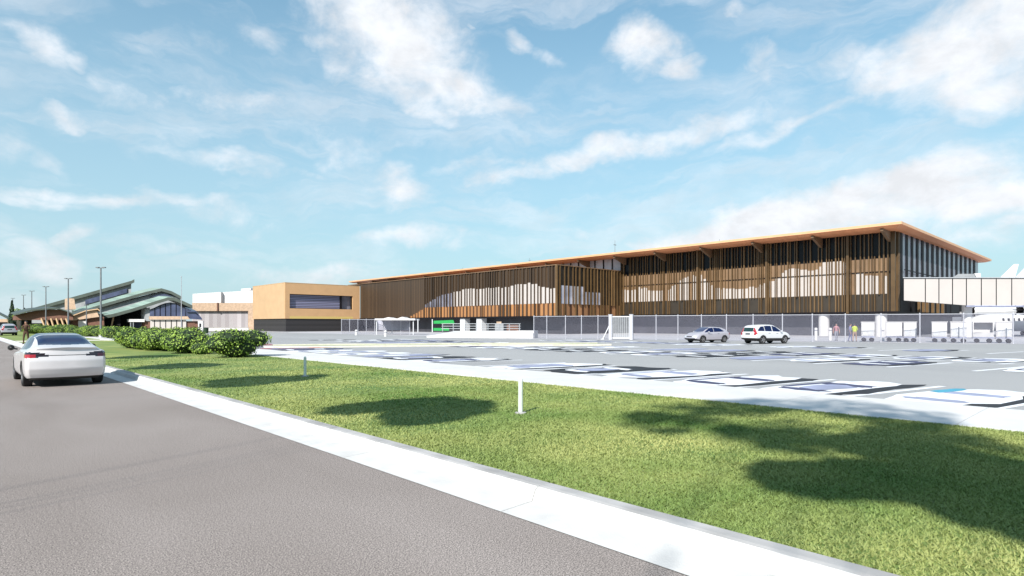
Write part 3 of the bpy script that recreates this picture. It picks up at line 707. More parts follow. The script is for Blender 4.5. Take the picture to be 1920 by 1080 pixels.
# ================================================================= AIRCRAFT
def airliner(label, pos, heading, Lf, rad, zc, fin_h, group=None, nacelle=True):
    """heading: unit vector to the nose; fuselage axis at height zc"""
    rz = math.atan2(-heading.x, heading.y)
    t = thing('airliner', label, 'aircraft', (pos.x, pos.y, 0), rz, group)
    m = MB(); k = Lf
    prof = [(0,.02),(.04*k,.32*rad),(.12*k,.62*rad),(.24*k,.92*rad),(.34*k,rad),(.86*k,rad),(.92*k,.9*rad),(.96*k,.68*rad),(.985*k,.4*rad),(k,.03)]
    m.lathe(prof, (0,-k/2,zc), (0,1,0), 28); m.build('fuselage', M['whitemetal'], t, world=False, smooth=True)
    m = MB()
    for s in (-1, 1): m.prism([(s*rad*.8, k*.10, zc-.4*rad), (s*rad*.8, -k*.08, zc-.4*rad), (s*k*.46, -k*.16, zc+.2*rad), (s*k*.46, -k*.115, zc+.2*rad)], (0,0,.12*rad))
    m.build('wing', M['post'], t, world=False)
    m = MB(); m.prism([(-.1*rad,-k*.33,zc+.8*rad), (-.1*rad,-k*.49,zc+.5*rad), (-.1*rad,-k*.545,zc+rad+fin_h), (-.1*rad,-k*.525,zc+rad+fin_h)], (.2*rad,0,0)); m.build('tail_fin', M['whitemetal'], t, world=False)
    m = MB()
    for s in (-1, 1): m.prism([(s*.2*rad,-k*.40,zc+.3*rad),(s*.2*rad,-k*.48,zc+.3*rad),(s*k*.17,-k*.52,zc+.5*rad),(s*k*.17,-k*.49,zc+.5*rad)], (0,0,.1*rad))
    m.build('tailplane', M['whitemetal'], t, world=False)
    for s in (-1, 1):
        m = MB(); m.lathe([(0,.3*rad),(.05*k,.5*rad),(.10*k,.5*rad),(.112*k,.42*rad),(.105*k,.36*rad),(.1*k,.05)], (s*k*.17,k*.0,zc-.75*rad), (0,1,0), 18); e = m.build('engine', M['whitemetal'], t, world=False, smooth=True)
    for s in (-1, 1):
        m = MB(); m.cyl((s*rad*1.2,-k*.03,0),(s*rad*1.2,-k*.03,zc-.5*rad),.12,n=8); m.cyl((s*rad*1.2-.3,-k*.03,.55),(s*rad*1.2+.3,-k*.03,.55),.55,n=14); m.build('landing_gear', M['tyre'], t, world=False)
    m = MB(); m.cyl((0,k*.4,0),(0,k*.4,zc-.5*rad),.1,n=8); m.cyl((-.3,k*.4,.4),(.3,k*.4,.4),.4,n=14); m.build('landing_gear', M['tyre'], t, world=False)
    m = MB()
    for s in (-1, 1):
        for i in range(22): 
            yy = k*(.33-.026*i); m.add([(s*(rad+.012),yy,zc+.12*rad),(s*(rad+.012),yy-.3,zc+.12*rad),(s*(rad*.98+.012),yy-.3,zc+.12*rad+.36),(s*(rad*.98+.012),yy,zc+.12*rad+.36)], [(0,1,2,3)])
    m.build('window_row', M['frame'], t, world=False)
    return t
hd = (-RGT*.94+FWD*.34).normalized()
p1 = at(1890, 608, 172); p2 = at(1916, 608, 182)
airliner('white airliner with the left of two tail fins showing above the bridge', p1+hd*27, hd, 54, 2.8, 4.6, 11.6)
airliner('white airliner with the right of two tail fins showing above the bridge', p2+hd*27, hd, 54, 2.8, 4.6, 12.4)
# near turboprop under the bridge: high wing nacelle with dark intake facing left
ph = (-RGT*.97-FWD*.10).normalized(); pp = at(1935, 608, 90)
t = thing('turboprop_plane', 'white parked propeller plane half hidden under the boarding bridge', 'aircraft', (pp.x, pp.y, 0), math.atan2(-ph.x, ph.y))
m = MB(); m.lathe([(-9,.1),(-7,.55),(-4,1.1),(-2,1.3),(7,1.3),(8.6,1.15),(9.6,.8),(10.2,.4),(10.4,.03)], (0,0,1.95), (0,1,0), 26); m.build('fuselage', M['whitemetal'], t, world=False, smooth=True)
m = MB(); m.prism([(-12,-.6,3.5),(-12,.8,3.5),(-2,1.4,3.38),(12,.8,3.5),(12,-.6,3.5),(0,-1.4,3.38)], (0,0,.32)); m.build('wing', M['whitemetal'], t, world=False)
for s in (-1, 1):
    m = MB(); m.lathe([(-2.6,.2),(-1.5,.55),(0,.68),(4.3,.68),(4.6,.62),(4.5,.5)], (s*4.0,1.6,3.75), (0,1,0), 18, 0); m.lathe([(4.5,.5),(4.35,.02)], (s*4.0,1.6,3.75), (0,1,0), 18, 1)
    e = m.build('engine', [M['whitemetal'], M['frame']], t, world=False, smooth=True)
    m = MB(); m.lathe([(4.4,.28),(4.9,.2),(5.2,.02)], (s*4.0,1.6,3.75), (0,1,0), 14)
    for k in range(4):
        a = R(45+90*k); m.prism([(s*4+math.cos(a)*.2-math.sin(a)*.08,6.25,3.75+math.sin(a)*.2+math.cos(a)*.08),(s*4+math.cos(a)*.2+math.sin(a)*.08,6.25,3.75+math.sin(a)*.2-math.cos(a)*.08),(s*4+math.cos(a)*.95+math.sin(a)*.1,6.25,3.75+math.sin(a)*.95-math.cos(a)*.1),(s*4+math.cos(a)*.95-math.sin(a)*.1,6.25,3.75+math.sin(a)*.95+math.cos(a)*.1)], (0,.05,0))
    m.build('propeller', M['frame'], e, world=False)
m = MB()
for s in (-1, 1): m.cyl((s*1.2,0,.35),(s*1.2+.3,0,.35),.4,n=14); m.cyl((s*1.3,0,.3),(s*1.0,0,1.2),.09,n=6)
m.cyl((-.12,7.6,.3),(.12,7.6,.3),.3,n=12); m.cyl((0,7.6,.3),(0,7.6,1.2),.07,n=6)
m.build('landing_gear', M['tyre'], t, world=False)
m = MB(); m.prism([(-.1,-6.2,2.6),(-.1,-9,2.4),(-.1,-9.6,5.9),(-.1,-8.0,5.9)], (.2,0,0)); m.build('tail_fin', M['whitemetal'], t, world=False)
m = MB()
for s in (-1, 1):
    for i in range(12): yy = 6.2-.85*i; m.add([(s*1.30,yy,2.2),(s*1.30,yy-.35,2.2),(s*1.25,yy-.35,2.6),(s*1.25,yy,2.6)], [(0,1,2,3)])
m.prism([(-.75,8.9,2.35),(.75,8.9,2.35),(.55,9.35,2.15),(-.55,9.35,2.15)], (0,.02,.35)); m.build('window_row', M['frame'], t, world=False)

# ================================================================= BAGGAGE CARTS behind the fence
def cart(label, px, dd, w=1.15, open_=False, rz=None):
    s = fence_t(px); p = FA+FD*s+FN*dd
    # keep it in the same pixel column
    cx = (px-960)/F; ray = Vector((SN+CS*cx, CS-SN*cx, 0)).normalized(); b0 = FA+FD*s; p = b0+ray*dd
    t = thing('baggage_cart', label, 'baggage cart', (p.x, p.y, 0), math.atan2(-ray.x, ray.y)+.05 if rz is None else rz, 'white covered baggage carts behind the fence')
    m = MB(); m.box(-w/2, w/2, -.45, .45, .42, .54); m.box(-w/2-.5, -w/2, -.05, .05, .40, .46); m.build('chassis', M['bluegrey'], t, world=False)
    m = MB()
    if open_:
        m.box(-w/2, w/2, -.45, .45, 1.86, 1.94); m.box(-w/2, -w/2+.07, -.45, .45, .545, 1.86); m.box(w/2-.07, w/2, -.45, .45, .545, 1.86); m.box(-w/2+.075, w/2-.075, .38, .45, .545, 1.86); m.box(-w/2+.075,w/2-.075,-.45,-.39,.545,.95)
    else:
        m.box(-w/2, w/2, -.45, .45, .545, 1.88); m.box(-w/2-.05, w/2+.05, -.49, .49, 1.88, 1.95)
    m.build('canopy_box', M['white'], t, world=False)
    if not open_:
        m = MB(); m.box(-w/2+.1, -.03, -.475, -.453, .62, 1.8); m.box(.03, w/2-.1, -.475, -.453, .62, 1.8); m.build('curtain', M['whitemetal'], t, world=False)
    for sx in (-1, 1):
        for sy in (-1, 1):
            m = MB(); m.cyl((sx*w*.3, sy*.36-.07, .2), (sx*w*.3, sy*.36+.07, .2), .2, n=14); m.build('wheel', M['tyre'], t, world=False)
    return t
cart('white baggage cart standing alone just right of the worker in the yellow vest', 1627, 2.5, 1.1)
cart('white baggage cart, the second from the yellow vested worker', 1676, 3.2, 1.3)
cart('white baggage cart whose open side faces right, third from the yellow vested worker', 1706, 2.4, 1.0)
cart('white baggage cart left of the bridge column', 1761, 2.6, 1.15)
cart('white baggage cart directly below the bridge column', 1797, 2.2, 1.2)
cart('open sided baggage cart right of the bridge column', 1843, 2.6, 1.5, True)
cart('rightmost white baggage cart, nearest the parked propeller plane', 1882, 2.4, 1.1)
# white vehicles-like pallets and posts under the building
for px, lb in ((1530, 'slim white bollard left of the round column'), (1557, 'slim white bollard right of the round column'), (1655, 'slim white bollard between the first two baggage carts')):
    cx = (px-960)/F; ray = Vector((SN+CS*cx, CS-SN*cx, 0)).normalized(); b0 = FA+FD*fence_t(px); p = b0+ray*6
    t = thing('bollard', lb, 'bollard', (p.x, p.y, 0)); m = MB(); m.lathe([(0,.15),(1.25,.15),(1.32,.11),(1.34,0)], (p.x,p.y,0), (0,0,1), 12); m.build('bollard_post', M['white'], t)
    m = MB(); m.cyl((p.x,p.y,1.0),(p.x,p.y,1.1),.156,n=12); m.build('band', M['greyc'], t)

# ================================================================= SERVICE YARD LEFT OF THE FENCE
c0 = at(740, 608, 98)
t = thing('canopy_shelter', 'flat white canopy on slim posts in front of the dark wing base', 'canopy', (c0.x, c0.y, 0))
m = MB(); zt = zof(597.5, 96); ipoly(m, [(703,597.2),(778,597.2),(778,600.4),(703,600.4)], 96, 5)
m.build('canopy_roof', M['white'], t)
m = MB(); ipoly(m, [(719,597.1),(728,594.8),(737,597.1)], 96.4, 4); ipoly(m, [(745,597.1),(754,594),(762,597.1)], 96.4, 4); m.build('roof_peak', M['white'], t)
for px in (706, 775):
    for dd in (96.4, 100.5):
        b0 = at(px, 600.4, dd); m = MB(); m.cyl((b0.x,b0.y,0), b0, .08, n=8); m.build('post', M['whitemetal'], t)
m = MB(); ipoly(m, [(706,601),(768,601),(768,619),(706,619)], 100.8, .1); m.build('screen', M['bluepanel'], t)
c0 = at(850, 608, 92)
t = thing('green_hoarding', 'bright green low hoarding panel on white posts below the wing', 'hoarding', (c0.x, c0.y, 0))
m = MB(); ipoly(m, [(813,601.5),(850,600),(852,606.5),(813,607)], 92, .12); m.build('panel', M['greenp'], t)
m = MB(); ipoly(m, [(811,615),(842,615),(842,620),(811,620)], 92.2, .12); m.build('panel', M['greenp'], t)
for px in (810.5, 783.5):
    m = MB(); ipoly(m, [(px-.7,598.5),(px+.7,598.5),(px+.7,623),(px-.7,623)], 92, .12); m.build('post', M['whitemetal'], t)
W0, W1 = gnd(800, 633), gnd(999, 634.5)
t = thing('retaining_wall', 'long low white retaining wall with a pale ledge in front of the wing', 'wall', W0)
Wd = (W1-W0).normalized(); Wn_ = Vector((Wd.y, -Wd.x, 0)); Wn_ = Wn_ if Wn_.dot(FWD) > 0 else -Wn_
m = MB(); m.prism([W0, W1, W1+Vector((0,0,.62)), W0+Vector((0,0,.22))], Wn_*.3); m.build('wall_face', M['white'], t)
m = MB(); e = Wn_*9; a, b_, c_, d_ = W0+Vector((0,0,.20)), W1-Wd*2.2+Vector((0,0,.58)), W1-Wd*2.2+e+Vector((0,0,.85)), W0+e+Vector((0,0,.75))
a += Wn_*.32; b_ += Wn_*.32
m.prism([a, b_, c_, d_], (0,0,-.18)); m.build('ledge', M['walk'], t)
m = MB(); m.prism([W1-Wd*2.1+Wn_*.32, W1+Wn_*.32, W1+Wn_*.32+Vector((0,0,.92)), W1-Wd*2.1+Wn_*.32+Vector((0,0,.92))], Wn_*2); m.build('end_block', M['white'], t)
# railing with three rails
t = thing('railing', 'pale steel railing on the ledge before the white square columns', 'railing', at(870, 616, 86))
for px in (830, 850, 872, 893, 915, 936, 955, 974):
    m = MB(); m.beam(at(px, 621.5, 86), at(px, 606.5, 86), .09, .09); m.build('post', M['post'], t)
m = MB()
for py in (607, 611.5, 616): m.beam(at(828, py, 86), at(976, py, 86), .08, .08)
m.build('rails', M['post'], t)
t = thing('crate_stack', 'stack of brownish crates behind the railing by the end block', 'crates', at(935, 620, 90))
m = MB(); ipoly(m, [(928,607),(944,607),(944,621),(928,621)], 90, 1.6); m.build('crate', M['greywall'], t)
m = MB(); ipoly(m, [(950,609),(972,609),(972,621),(950,621)], 90.4, 1.6); m.build('crate', M['brick'], t)
m = MB(); ipoly(m, [(931,603),(940,603),(940,606.8),(931,606.8)], 90.2, 1.2); m.build('crate', M['tanstone'], t)
for px, py, lb in ((668, 628.5, 'small white bollard at the corner of the annex fence'), (723, 631, 'small white bollard standing on the lot left of the low wall')):
    p = gnd(px, py); t = thing('bollard', lb, 'bollard', p); m = MB(); m.lathe([(0,.2),(.75,.2),(.85,.14),(.87,0)], p, (0,0,1), 12); m.build('bollard_post', M['white'], t)
    m = MB(); m.cyl((p.x,p.y,.55),(p.x,p.y,.64),.207,n=12); m.build('band', M['greyc'], t)
# lawn bollards
for i, (px, py, hh) in enumerate(((976, 775, .62), (572, 706, .60))):
    p = gnd(px, py, .13)
    t = thing('lawn_bollard', ['slim white bollard on the near lawn by the dark tree shadow', 'slim white bollard on the lawn close to the round bush'][i], 'bollard', p)
    m = MB(); m.lathe([(0,.042),(hh-.05,.04),(hh-.015,.034),(hh,.02),(hh,0)], p, (0,0,1), 16); m.build('bollard_post', M['bollard'], t, smooth=False)
    m = MB(); m.lathe([(0,.10),(.02,.10),(.03,.06)], p, (0,0,1), 16); m.build('foot_plate', M['kerb_top'], t)
# ================================================================= CARS
def pchip(xs, ys, q):
    xs = np.asarray(xs, float); ys = np.asarray(ys, float); h = np.diff(xs); dl = np.diff(ys)/h; n = len(xs)
    m = np.zeros(n); m[0] = dl[0]; m[-1] = dl[-1]
    for i in range(1, n-1):
        if dl[i-1]*dl[i] > 0:
            w1 = 2*h[i]+h[i-1]; w2 = h[i]+2*h[i-1]; m[i] = (w1+w2)/(w1/dl[i-1]+w2/dl[i])
    k = np.clip(np.searchsorted(xs, q)-1, 0, n-2); t = (q-xs[k])/h[k]
    return ((2*t**3-3*t**2+1)*ys[k]+(t**3-2*t**2+t)*h[k]*m[k]+(-2*t**3+3*t**2)*ys[k+1]+(t**3-t**2)*h[k]*m[k+1])
def inpoly(x, y, P):
    c = False; n = len(P)
    for i in range(n):
        x0, y0 = P[i]; x1, y1 = P[(i+1) % n]
        if (y0 > y) != (y1 > y) and x < (x1-x0)*(y-y0)/(y1-y0)+x0: c = not c
    return c
SEG = [3, 3, 9, 14, 3, 12, 4, 8]
def car(name, label, cat, paint, S, sp, loc, rotz, group=None):
    t = thing(name, label, cat, loc, rotz, group)
    S = np.array(S, float); ys = S[:, 0]
    yy = np.arange(ys[0], ys[-1]+1e-6, .03); yy[-1] = ys[-1]
    cols = [pchip(ys, S[:, k], yy) for k in range(1, 7)]
    zb, zs, zt, w, ws, wr = cols
    rows = []
    u_ctrl = np.arange(9); us = np.concatenate([np.linspace(i, i+1, SEG[i], endpoint=False) for i in range(8)]+[[8.0]])
    def section(i):
        P = [(0, zb[i]), (.82*w[i], zb[i]), (.965*w[i], zb[i]+.09), (w[i], zb[i]+.46*(zs[i]-zb[i])), (.985*w[i], zs[i]-.075), (ws[i], zs[i]),
             (wr[i], zs[i]+.82*(zt[i]-zs[i])), (wr[i]*.72, zs[i]+.97*(zt[i]-zs[i])), (0, zt[i])]
        return pchip(u_ctrl, [p[0] for p in P], us), pchip(u_ctrl, [p[1] for p in P], us)
    def shear_r(z): return float(np.interp(z, *sp['rear']))
    def shear_f(z): return float(np.interp(z, *sp['front']))
    y0, y1 = yy[0], yy[-1]
    def put(x, z, y):
        fr = max(0, 1-(y-y0)/.5); ff = max(0, 1-(y1-y)/.6)
        return (x, y+shear_r(z)*fr-shear_f(z)*ff, z)
    sc_ = [0.0, .1, .2, .3, .4, .5, .6, .68, .76, .83, .89, .94, .975]
    grid = []; kind = []
    X, Z = section(0)
    for s in sc_:
        grid.append([(x*s, put(0, z, y0)[1]-sp['bulge']*(1-s**2.4), z) for x, z in zip(X, Z)]); kind.append('R')
    for i in range(len(yy)):
        X, Z = section(i); grid.append([put(x, z, yy[i]) for x, z in zip(X, Z)]); kind.append('B')
    X, Z = section(len(yy)-1)
    for s in reversed(sc_):
        grid.append([(x*s, put(0, z, y1)[1]+sp['bulge']*(1-s**2.4), z) for x, z in zip(X, Z)]); kind.append('F')
    parts = {}
    nu = len(us)
    for i in range(len(grid)-1):
        kd = 'R' if kind[i] == 'R' else ('F' if kind[i+1] == 'F' else 'B')
        for j in range(nu-1):
            q = [grid[i][j], grid[i+1][j], grid[i+1][j+1], grid[i][j+1]]
            c = tuple(sum(p[k] for p in q)/4 for k in range(3)); um = (us[j]+us[j+1])/2
            reg = sp['regions'](c[0], c[1], c[2], um, kd)
            if reg is None: continue
            for sgn in (1, -1):
                key = reg if not reg.endswith('*') else reg[:-1]+('+' if sgn > 0 else '-')
                parts.setdefault(key, MB())
                vs = [(sgn*p[0], p[1], p[2]) for p in q]
                parts[key].add(vs, [(0,1,2,3) if sgn > 0 else (3,2,1,0)])
    names = {'body': ('body', paint), 'trim': ('lower_trim', M['trim']), 'rg': ('rear_window', sp.get('rearglass', M['carglass'])), 'wsd': ('windscreen', sp.get('screen', M['carglass'])),
             'roofg': ('roof_glass', M['carglass']), 'roof': ('roof', paint), 'sw+': ('side_window', M['carglass']), 'sw-': ('side_window', M['carglass']), 'sr+': ('rear_side_window', M['carglass']), 'sr-': ('rear_side_window', M['carglass']),
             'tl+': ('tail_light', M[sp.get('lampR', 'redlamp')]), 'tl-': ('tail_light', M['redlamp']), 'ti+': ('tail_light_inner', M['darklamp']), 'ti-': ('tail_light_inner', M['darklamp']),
             'hl+': ('headlight', M['headlamp']), 'hl-': ('headlight', M['headlamp']), 'gr': ('grille', M['trim']), 'pl': ('number_plate', M['plate']), 'seam': ('boot_seam', M['trim'])}
    body = None; tails = {}
    for key in sorted(parts, key=lambda k: (k != 'body', k)):
        nm, mt = names[key]; mb = parts[key]
        par = t
        if key.startswith('ti'): par = tails.get('tl'+key[-1], t)
        o = mb.build(nm, mt, par, world=False, smooth=True)
        bm = bmesh.new(); bm.from_mesh(o.data); bmesh.ops.remove_doubles(bm, verts=bm.verts, dist=.0005); bmesh.ops.recalc_face_normals(bm, faces=bm.faces); bm.to_mesh(o.data); bm.free()
        if key in ('ti+', 'ti-') : pass
        if key.startswith('tl'): tails[key] = o
    for k in ('ti+', 'ti-'):
        pass
    r = sp['wr']
    m = MB(); m.box(-sp['tr']+.02, sp['tr']-.02, sp['ax'][0]-r-.06, sp['ax'][1]+r+.06, sp['ub'], sp['ub']+.32); 
    m.build('underbody', M['trim'], t, world=False)
    for sx in (-1, 1):
        for ay in sp['ax']:
            m = MB(); m.lathe([(-.11,r*.66),(-.11,r*.93),(-.085,r),(.085,r),(.11,r*.93),(.11,r*.66)], (sx*sp['tr'], ay, r), (1,0,0), 28)
            wl = m.build('wheel', M['tyre'], t, world=False, smooth=False)
            m = MB(); o_ = sx*(sp['tr']+sx*0)
            cx_ = sx*(sp['tr']+.085)
            m.lathe([(0,0),(0,r*.2),(-.012,r*.22)], (cx_, ay, r), (sx,0,0), 20)
            m.lathe([(-.05,r*.0),(-.05,r*.60)], (cx_, ay, r), (sx,0,0), 24, 1)
            m.lathe([(-.05,r*.60),(.02,r*.66),(.02,r*.69)], (cx_, ay, r), (sx,0,0), 24)
            for k in range(5):
                a = 2*math.pi*k/5; 
                for da in (-.16, .16):
                    p = Vector((cx_-sx*.004, ay+math.cos(a)*r*.15, r+math.sin(a)*r*.15)); q = Vector((cx_, ay+math.cos(a+da)*r*.62, r+math.sin(a+da)*r*.62)); m.beam(p, q, .035, .035)
            m.build('rim', [M['rim'], M['trim']], wl, world=False)
    for sx in (-1, 1):
        m = MB(); x, y, z = sp['mir']; m.lathe([(-.07,.02),(-.05,.07),(.0,.085),(.06,.06),(.09,.01)], (sx*(x+.09), y, z), (0,1,.0), 12); m.beam((sx*(x-.06),y,z-.05),(sx*(x+.05),y,z-.02),.05,.04)
        m.build('wing_mirror', sp.get('mirm', paint), t, world=False, smooth=False)
    for sx in (-1, 1):
        for hy, hz in sp['handles']:
            m = MB(); m.box(sx*(sp['hx']), sx*(sp['hx']+.012), hy-.11, hy+.11, hz-.014, hz+.014); m.build('door_handle', sp.get('hm', paint), t, world=False)
    return t
def arch(y, z, ax, r): return any((y-a)**2+(z-r*.98)**2 < (r*1.14)**2 for a in ax)

SED = [(-2.33,.22,.97,1.075,.83,.73,.62),(-2.15,.21,1.0,1.11,.90,.78,.615),(-1.75,.22,1.005,1.185,.92,.80,.59),(-1.2,.2,.985,1.33,.925,.81,.57),(-.6,.2,.965,1.42,.925,.82,.575),
       (0,.2,.945,1.445,.925,.82,.585),(.45,.2,.925,1.41,.925,.82,.59),(.95,.2,.90,1.24,.925,.81,.60),(1.4,.2,.865,.97,.92,.80,.62),(1.85,.22,.79,.89,.90,.78,.60),(2.15,.26,.67,.76,.85,.72,.52),(2.34,.32,.55,.62,.74,.6,.42)]
def sed_reg(x, y, z, u, k):
    if k == 'B' and u < 4.4 and u > .9 and arch(y, z, (-1.45, 1.43), .34): return None
    if u < 1.6: return 'trim'
    if (k == 'R' or y < -2.2) and z < .24: return 'trim'
    if (k == 'F' and .3 < z < .42): return 'gr'
    if k != 'F' and y < -2.02 and .80 < z < .955 and u < 5:
        if x > .60: return 'tl*' if z < .895 and x > .68 else 'ti*'
        if x > .44 and .835 < z < .80+.155*min(1, (x-.30)/.30): return 'ti*'
    if k == 'R' and .850 < z < .872 and x <= .46: return 'seam'
    if u > 6.02 and k == 'B':
        if -2.02+.10*(x/.55)**2 < y < -.80: return 'rg'
        if -.72 < y < .38: return 'roofg'
        if .45 < y < 1.36-.12*(x/.6)**2: return 'wsd'
    if 5.12 < u < 6.0 and k == 'B' and inpoly(y, z, [(-1.62,1.05),(-.9,1.30),(0,1.40),(.5,1.36),(1.2,.98),(1.15,.93),(0,.97),(-1.3,1.01)]) and not -.10 < y < -.05: return 'sw*' if y > -.1 else 'sr*'
    if k == 'F' or y > 2.0:
        if .5 < z < .64 and x > .38 and k == 'F': return 'hl*'
    return 'body'
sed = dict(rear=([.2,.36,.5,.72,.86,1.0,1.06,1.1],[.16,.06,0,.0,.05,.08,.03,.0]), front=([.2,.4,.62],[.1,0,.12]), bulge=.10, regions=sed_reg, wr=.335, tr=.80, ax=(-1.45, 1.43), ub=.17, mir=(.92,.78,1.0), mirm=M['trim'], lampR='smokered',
           handles=((-.62,.83),(.38,.80)), hx=.915)
CPX = at(115, 725, 1897/117.0)
car('white_sedan', 'white electric style sedan seen from behind, driving close to the right kerb', 'car', M['pearl'], SED, sed, (2.30, 22.5, 0), 0)

HAT = [(-2.05,.36,.90,1.02,.80,.72,.56),(-1.9,.28,.96,1.16,.86,.76,.56),(-1.5,.22,.98,1.34,.88,.77,.56),(-.9,.2,.96,1.44,.88,.78,.57),(-.2,.2,.94,1.47,.88,.78,.575),(.3,.2,.92,1.44,.88,.78,.575),
       (.8,.2,.90,1.25,.88,.77,.58),(1.2,.2,.88,.99,.875,.76,.60),(1.65,.22,.82,.92,.86,.75,.58),(1.98,.26,.72,.80,.80,.68,.5),(2.15,.30,.60,.66,.70,.58,.4)]
def hat_reg(x, y, z, u, k):
    if k == 'B' and u < 4.4 and u > .9 and arch(y, z, (-1.3, 1.32), .33): return None
    if u < 2.0: return 'trim'
    if k == 'F' and (.30 < z < .42 or (.52 < z < .60 and x < .34)): return 'gr'
    if (k == 'F' or y > 1.98) and .52 < z < .66 and x > .40: return 'hl*'
    if (k == 'R' or y < -1.85) and .74 < z < .92 and x > .6: return 'tl*'
    if u > 6.02 and k == 'B':
        if -1.95 < y < -1.35: return 'rg'
        if .38 < y < 1.18-.1*(x/.6)**2: return 'wsd'
        if -1.3 < y < .34: return 'roof'
    if 5.12 < u < 6.0 and k == 'B' and inpoly(y, z, [(-1.35,1.06),(-.9,1.33),(0,1.40),(.35,1.36),(1.0,.98),(.95,.95),(-1.2,1.0)]) and not -.12 < y < -.06: return 'sw*' if y > -.1 else 'sr*'
    return 'body'
hat = dict(rear=([.2,.5,.9,1.02],[.12,0,.05,.12]), front=([.2,.4,.66],[.08,0,.10]), bulge=.12, regions=hat_reg, wr=.325, tr=.755, ax=(-1.3, 1.32), ub=.18, mir=(.88,.72,.98), handles=((-.55,.82),(.35,.80)), hx=.872, hm=M['trim'], screen=M['blueglass'])
def heading(px, away, deg, right):
    cx = (px-960)/F; dv = Vector((SN+CS*cx, CS-SN*cx, 0)).normalized(); rv = Vector((dv.y, -dv.x, 0))
    h = dv*(math.cos(R(deg))*(1 if away else -1))+rv*(math.sin(R(deg))*(1 if right else -1))
    return math.atan2(-h.x, h.y)
pc = at(1326, 608, 55.5); car('silver_hatchback', 'silver hatchback parked facing left in front of the fence', 'car', M['silver'], HAT, hat, (pc.x, pc.y, .008), heading(1326, False, 46, False))

SUV = [(-2.12,.42,1.02,1.45,.84,.78,.62),(-2.0,.36,1.06,1.56,.88,.80,.62),(-1.5,.3,1.06,1.64,.90,.81,.61),(-.8,.28,1.04,1.68,.90,.82,.61),(0,.28,1.02,1.67,.90,.82,.61),(.4,.28,1.01,1.60,.90,.82,.61),
       (.9,.28,1.0,1.34,.90,.81,.62),(1.25,.28,.98,1.10,.895,.80,.64),(1.75,.30,.92,1.02,.88,.79,.62),(2.05,.34,.80,.90,.82,.72,.54),(2.2,.40,.66,.74,.74,.64,.46)]
def suv_reg(x, y, z, u, k):
    if k == 'B' and u < 4.4 and u > .9 and arch(y, z, (-1.3, 1.34), .36): return None
    if u < 2.0 or (z < .50 and u < 3.2): return 'trim'
    if k == 'R':
        if 1.06 < z < 1.40 and x < .53: return 'rg'
        if .80 < z < .92 and x < .24: return 'pl'
        if .78 < z < 1.44 and x > (.66 if z < 1.02 else .55): return 'tl*'
    if y < -1.98 and k == 'B' and .78 < z < 1.42 and u > 3.5 and u < 6.2: return 'tl*'
    if k == 'F' and (.42 < z < .54 or (.62 < z < .7 and x < .4)): return 'gr'
    if (k == 'F' or y > 2.0) and .62 < z < .78 and x > .45: return 'hl*'
    if u > 6.02 and k == 'B':
        if .40 < y < 1.24-.1*(x/.6)**2: return 'wsd'
        if -1.95 < y < .36: return 'roof'
    if 5.1 < u < 6.0 and k == 'B' and inpoly(y, z, [(-1.85,1.14),(-1.4,1.48),(-.7,1.56),(0,1.56),(.4,1.48),(1.05,1.06),(1.0,1.05),(-1.6,1.10)]) and not -.14 < y < -.06 and not -1.02 < y < -.95: return 'sw*' if y > -.1 else 'sr*'
    return 'body'
suv = dict(rear=([.3,.5,1.0,1.5],[.05,0,.05,.16]), front=([.2,.5,.8],[.06,0,.1]), bulge=.08, regions=suv_reg, wr=.36, tr=.775, ax=(-1.3, 1.34), ub=.24, mir=(.90,.80,1.08), handles=((-.55,.93),(.38,.91)), hx=.893, hm=M['trim'], rearglass=M['tealglass'])
pc = at(1436, 608, 52.5); car('white_suv', 'white compact SUV parked facing away to the right, tall red tail lights', 'car', M['suvwhite'], SUV, suv, (pc.x, pc.y, .008), heading(1436, True, 42, True))
pc = at(14, 608, 84); car('silver_suv', 'small silver SUV far ahead at the left edge, seen from behind', 'car', M['silver'], SUV, suv, (pc.x, pc.y, .10), 0.06)

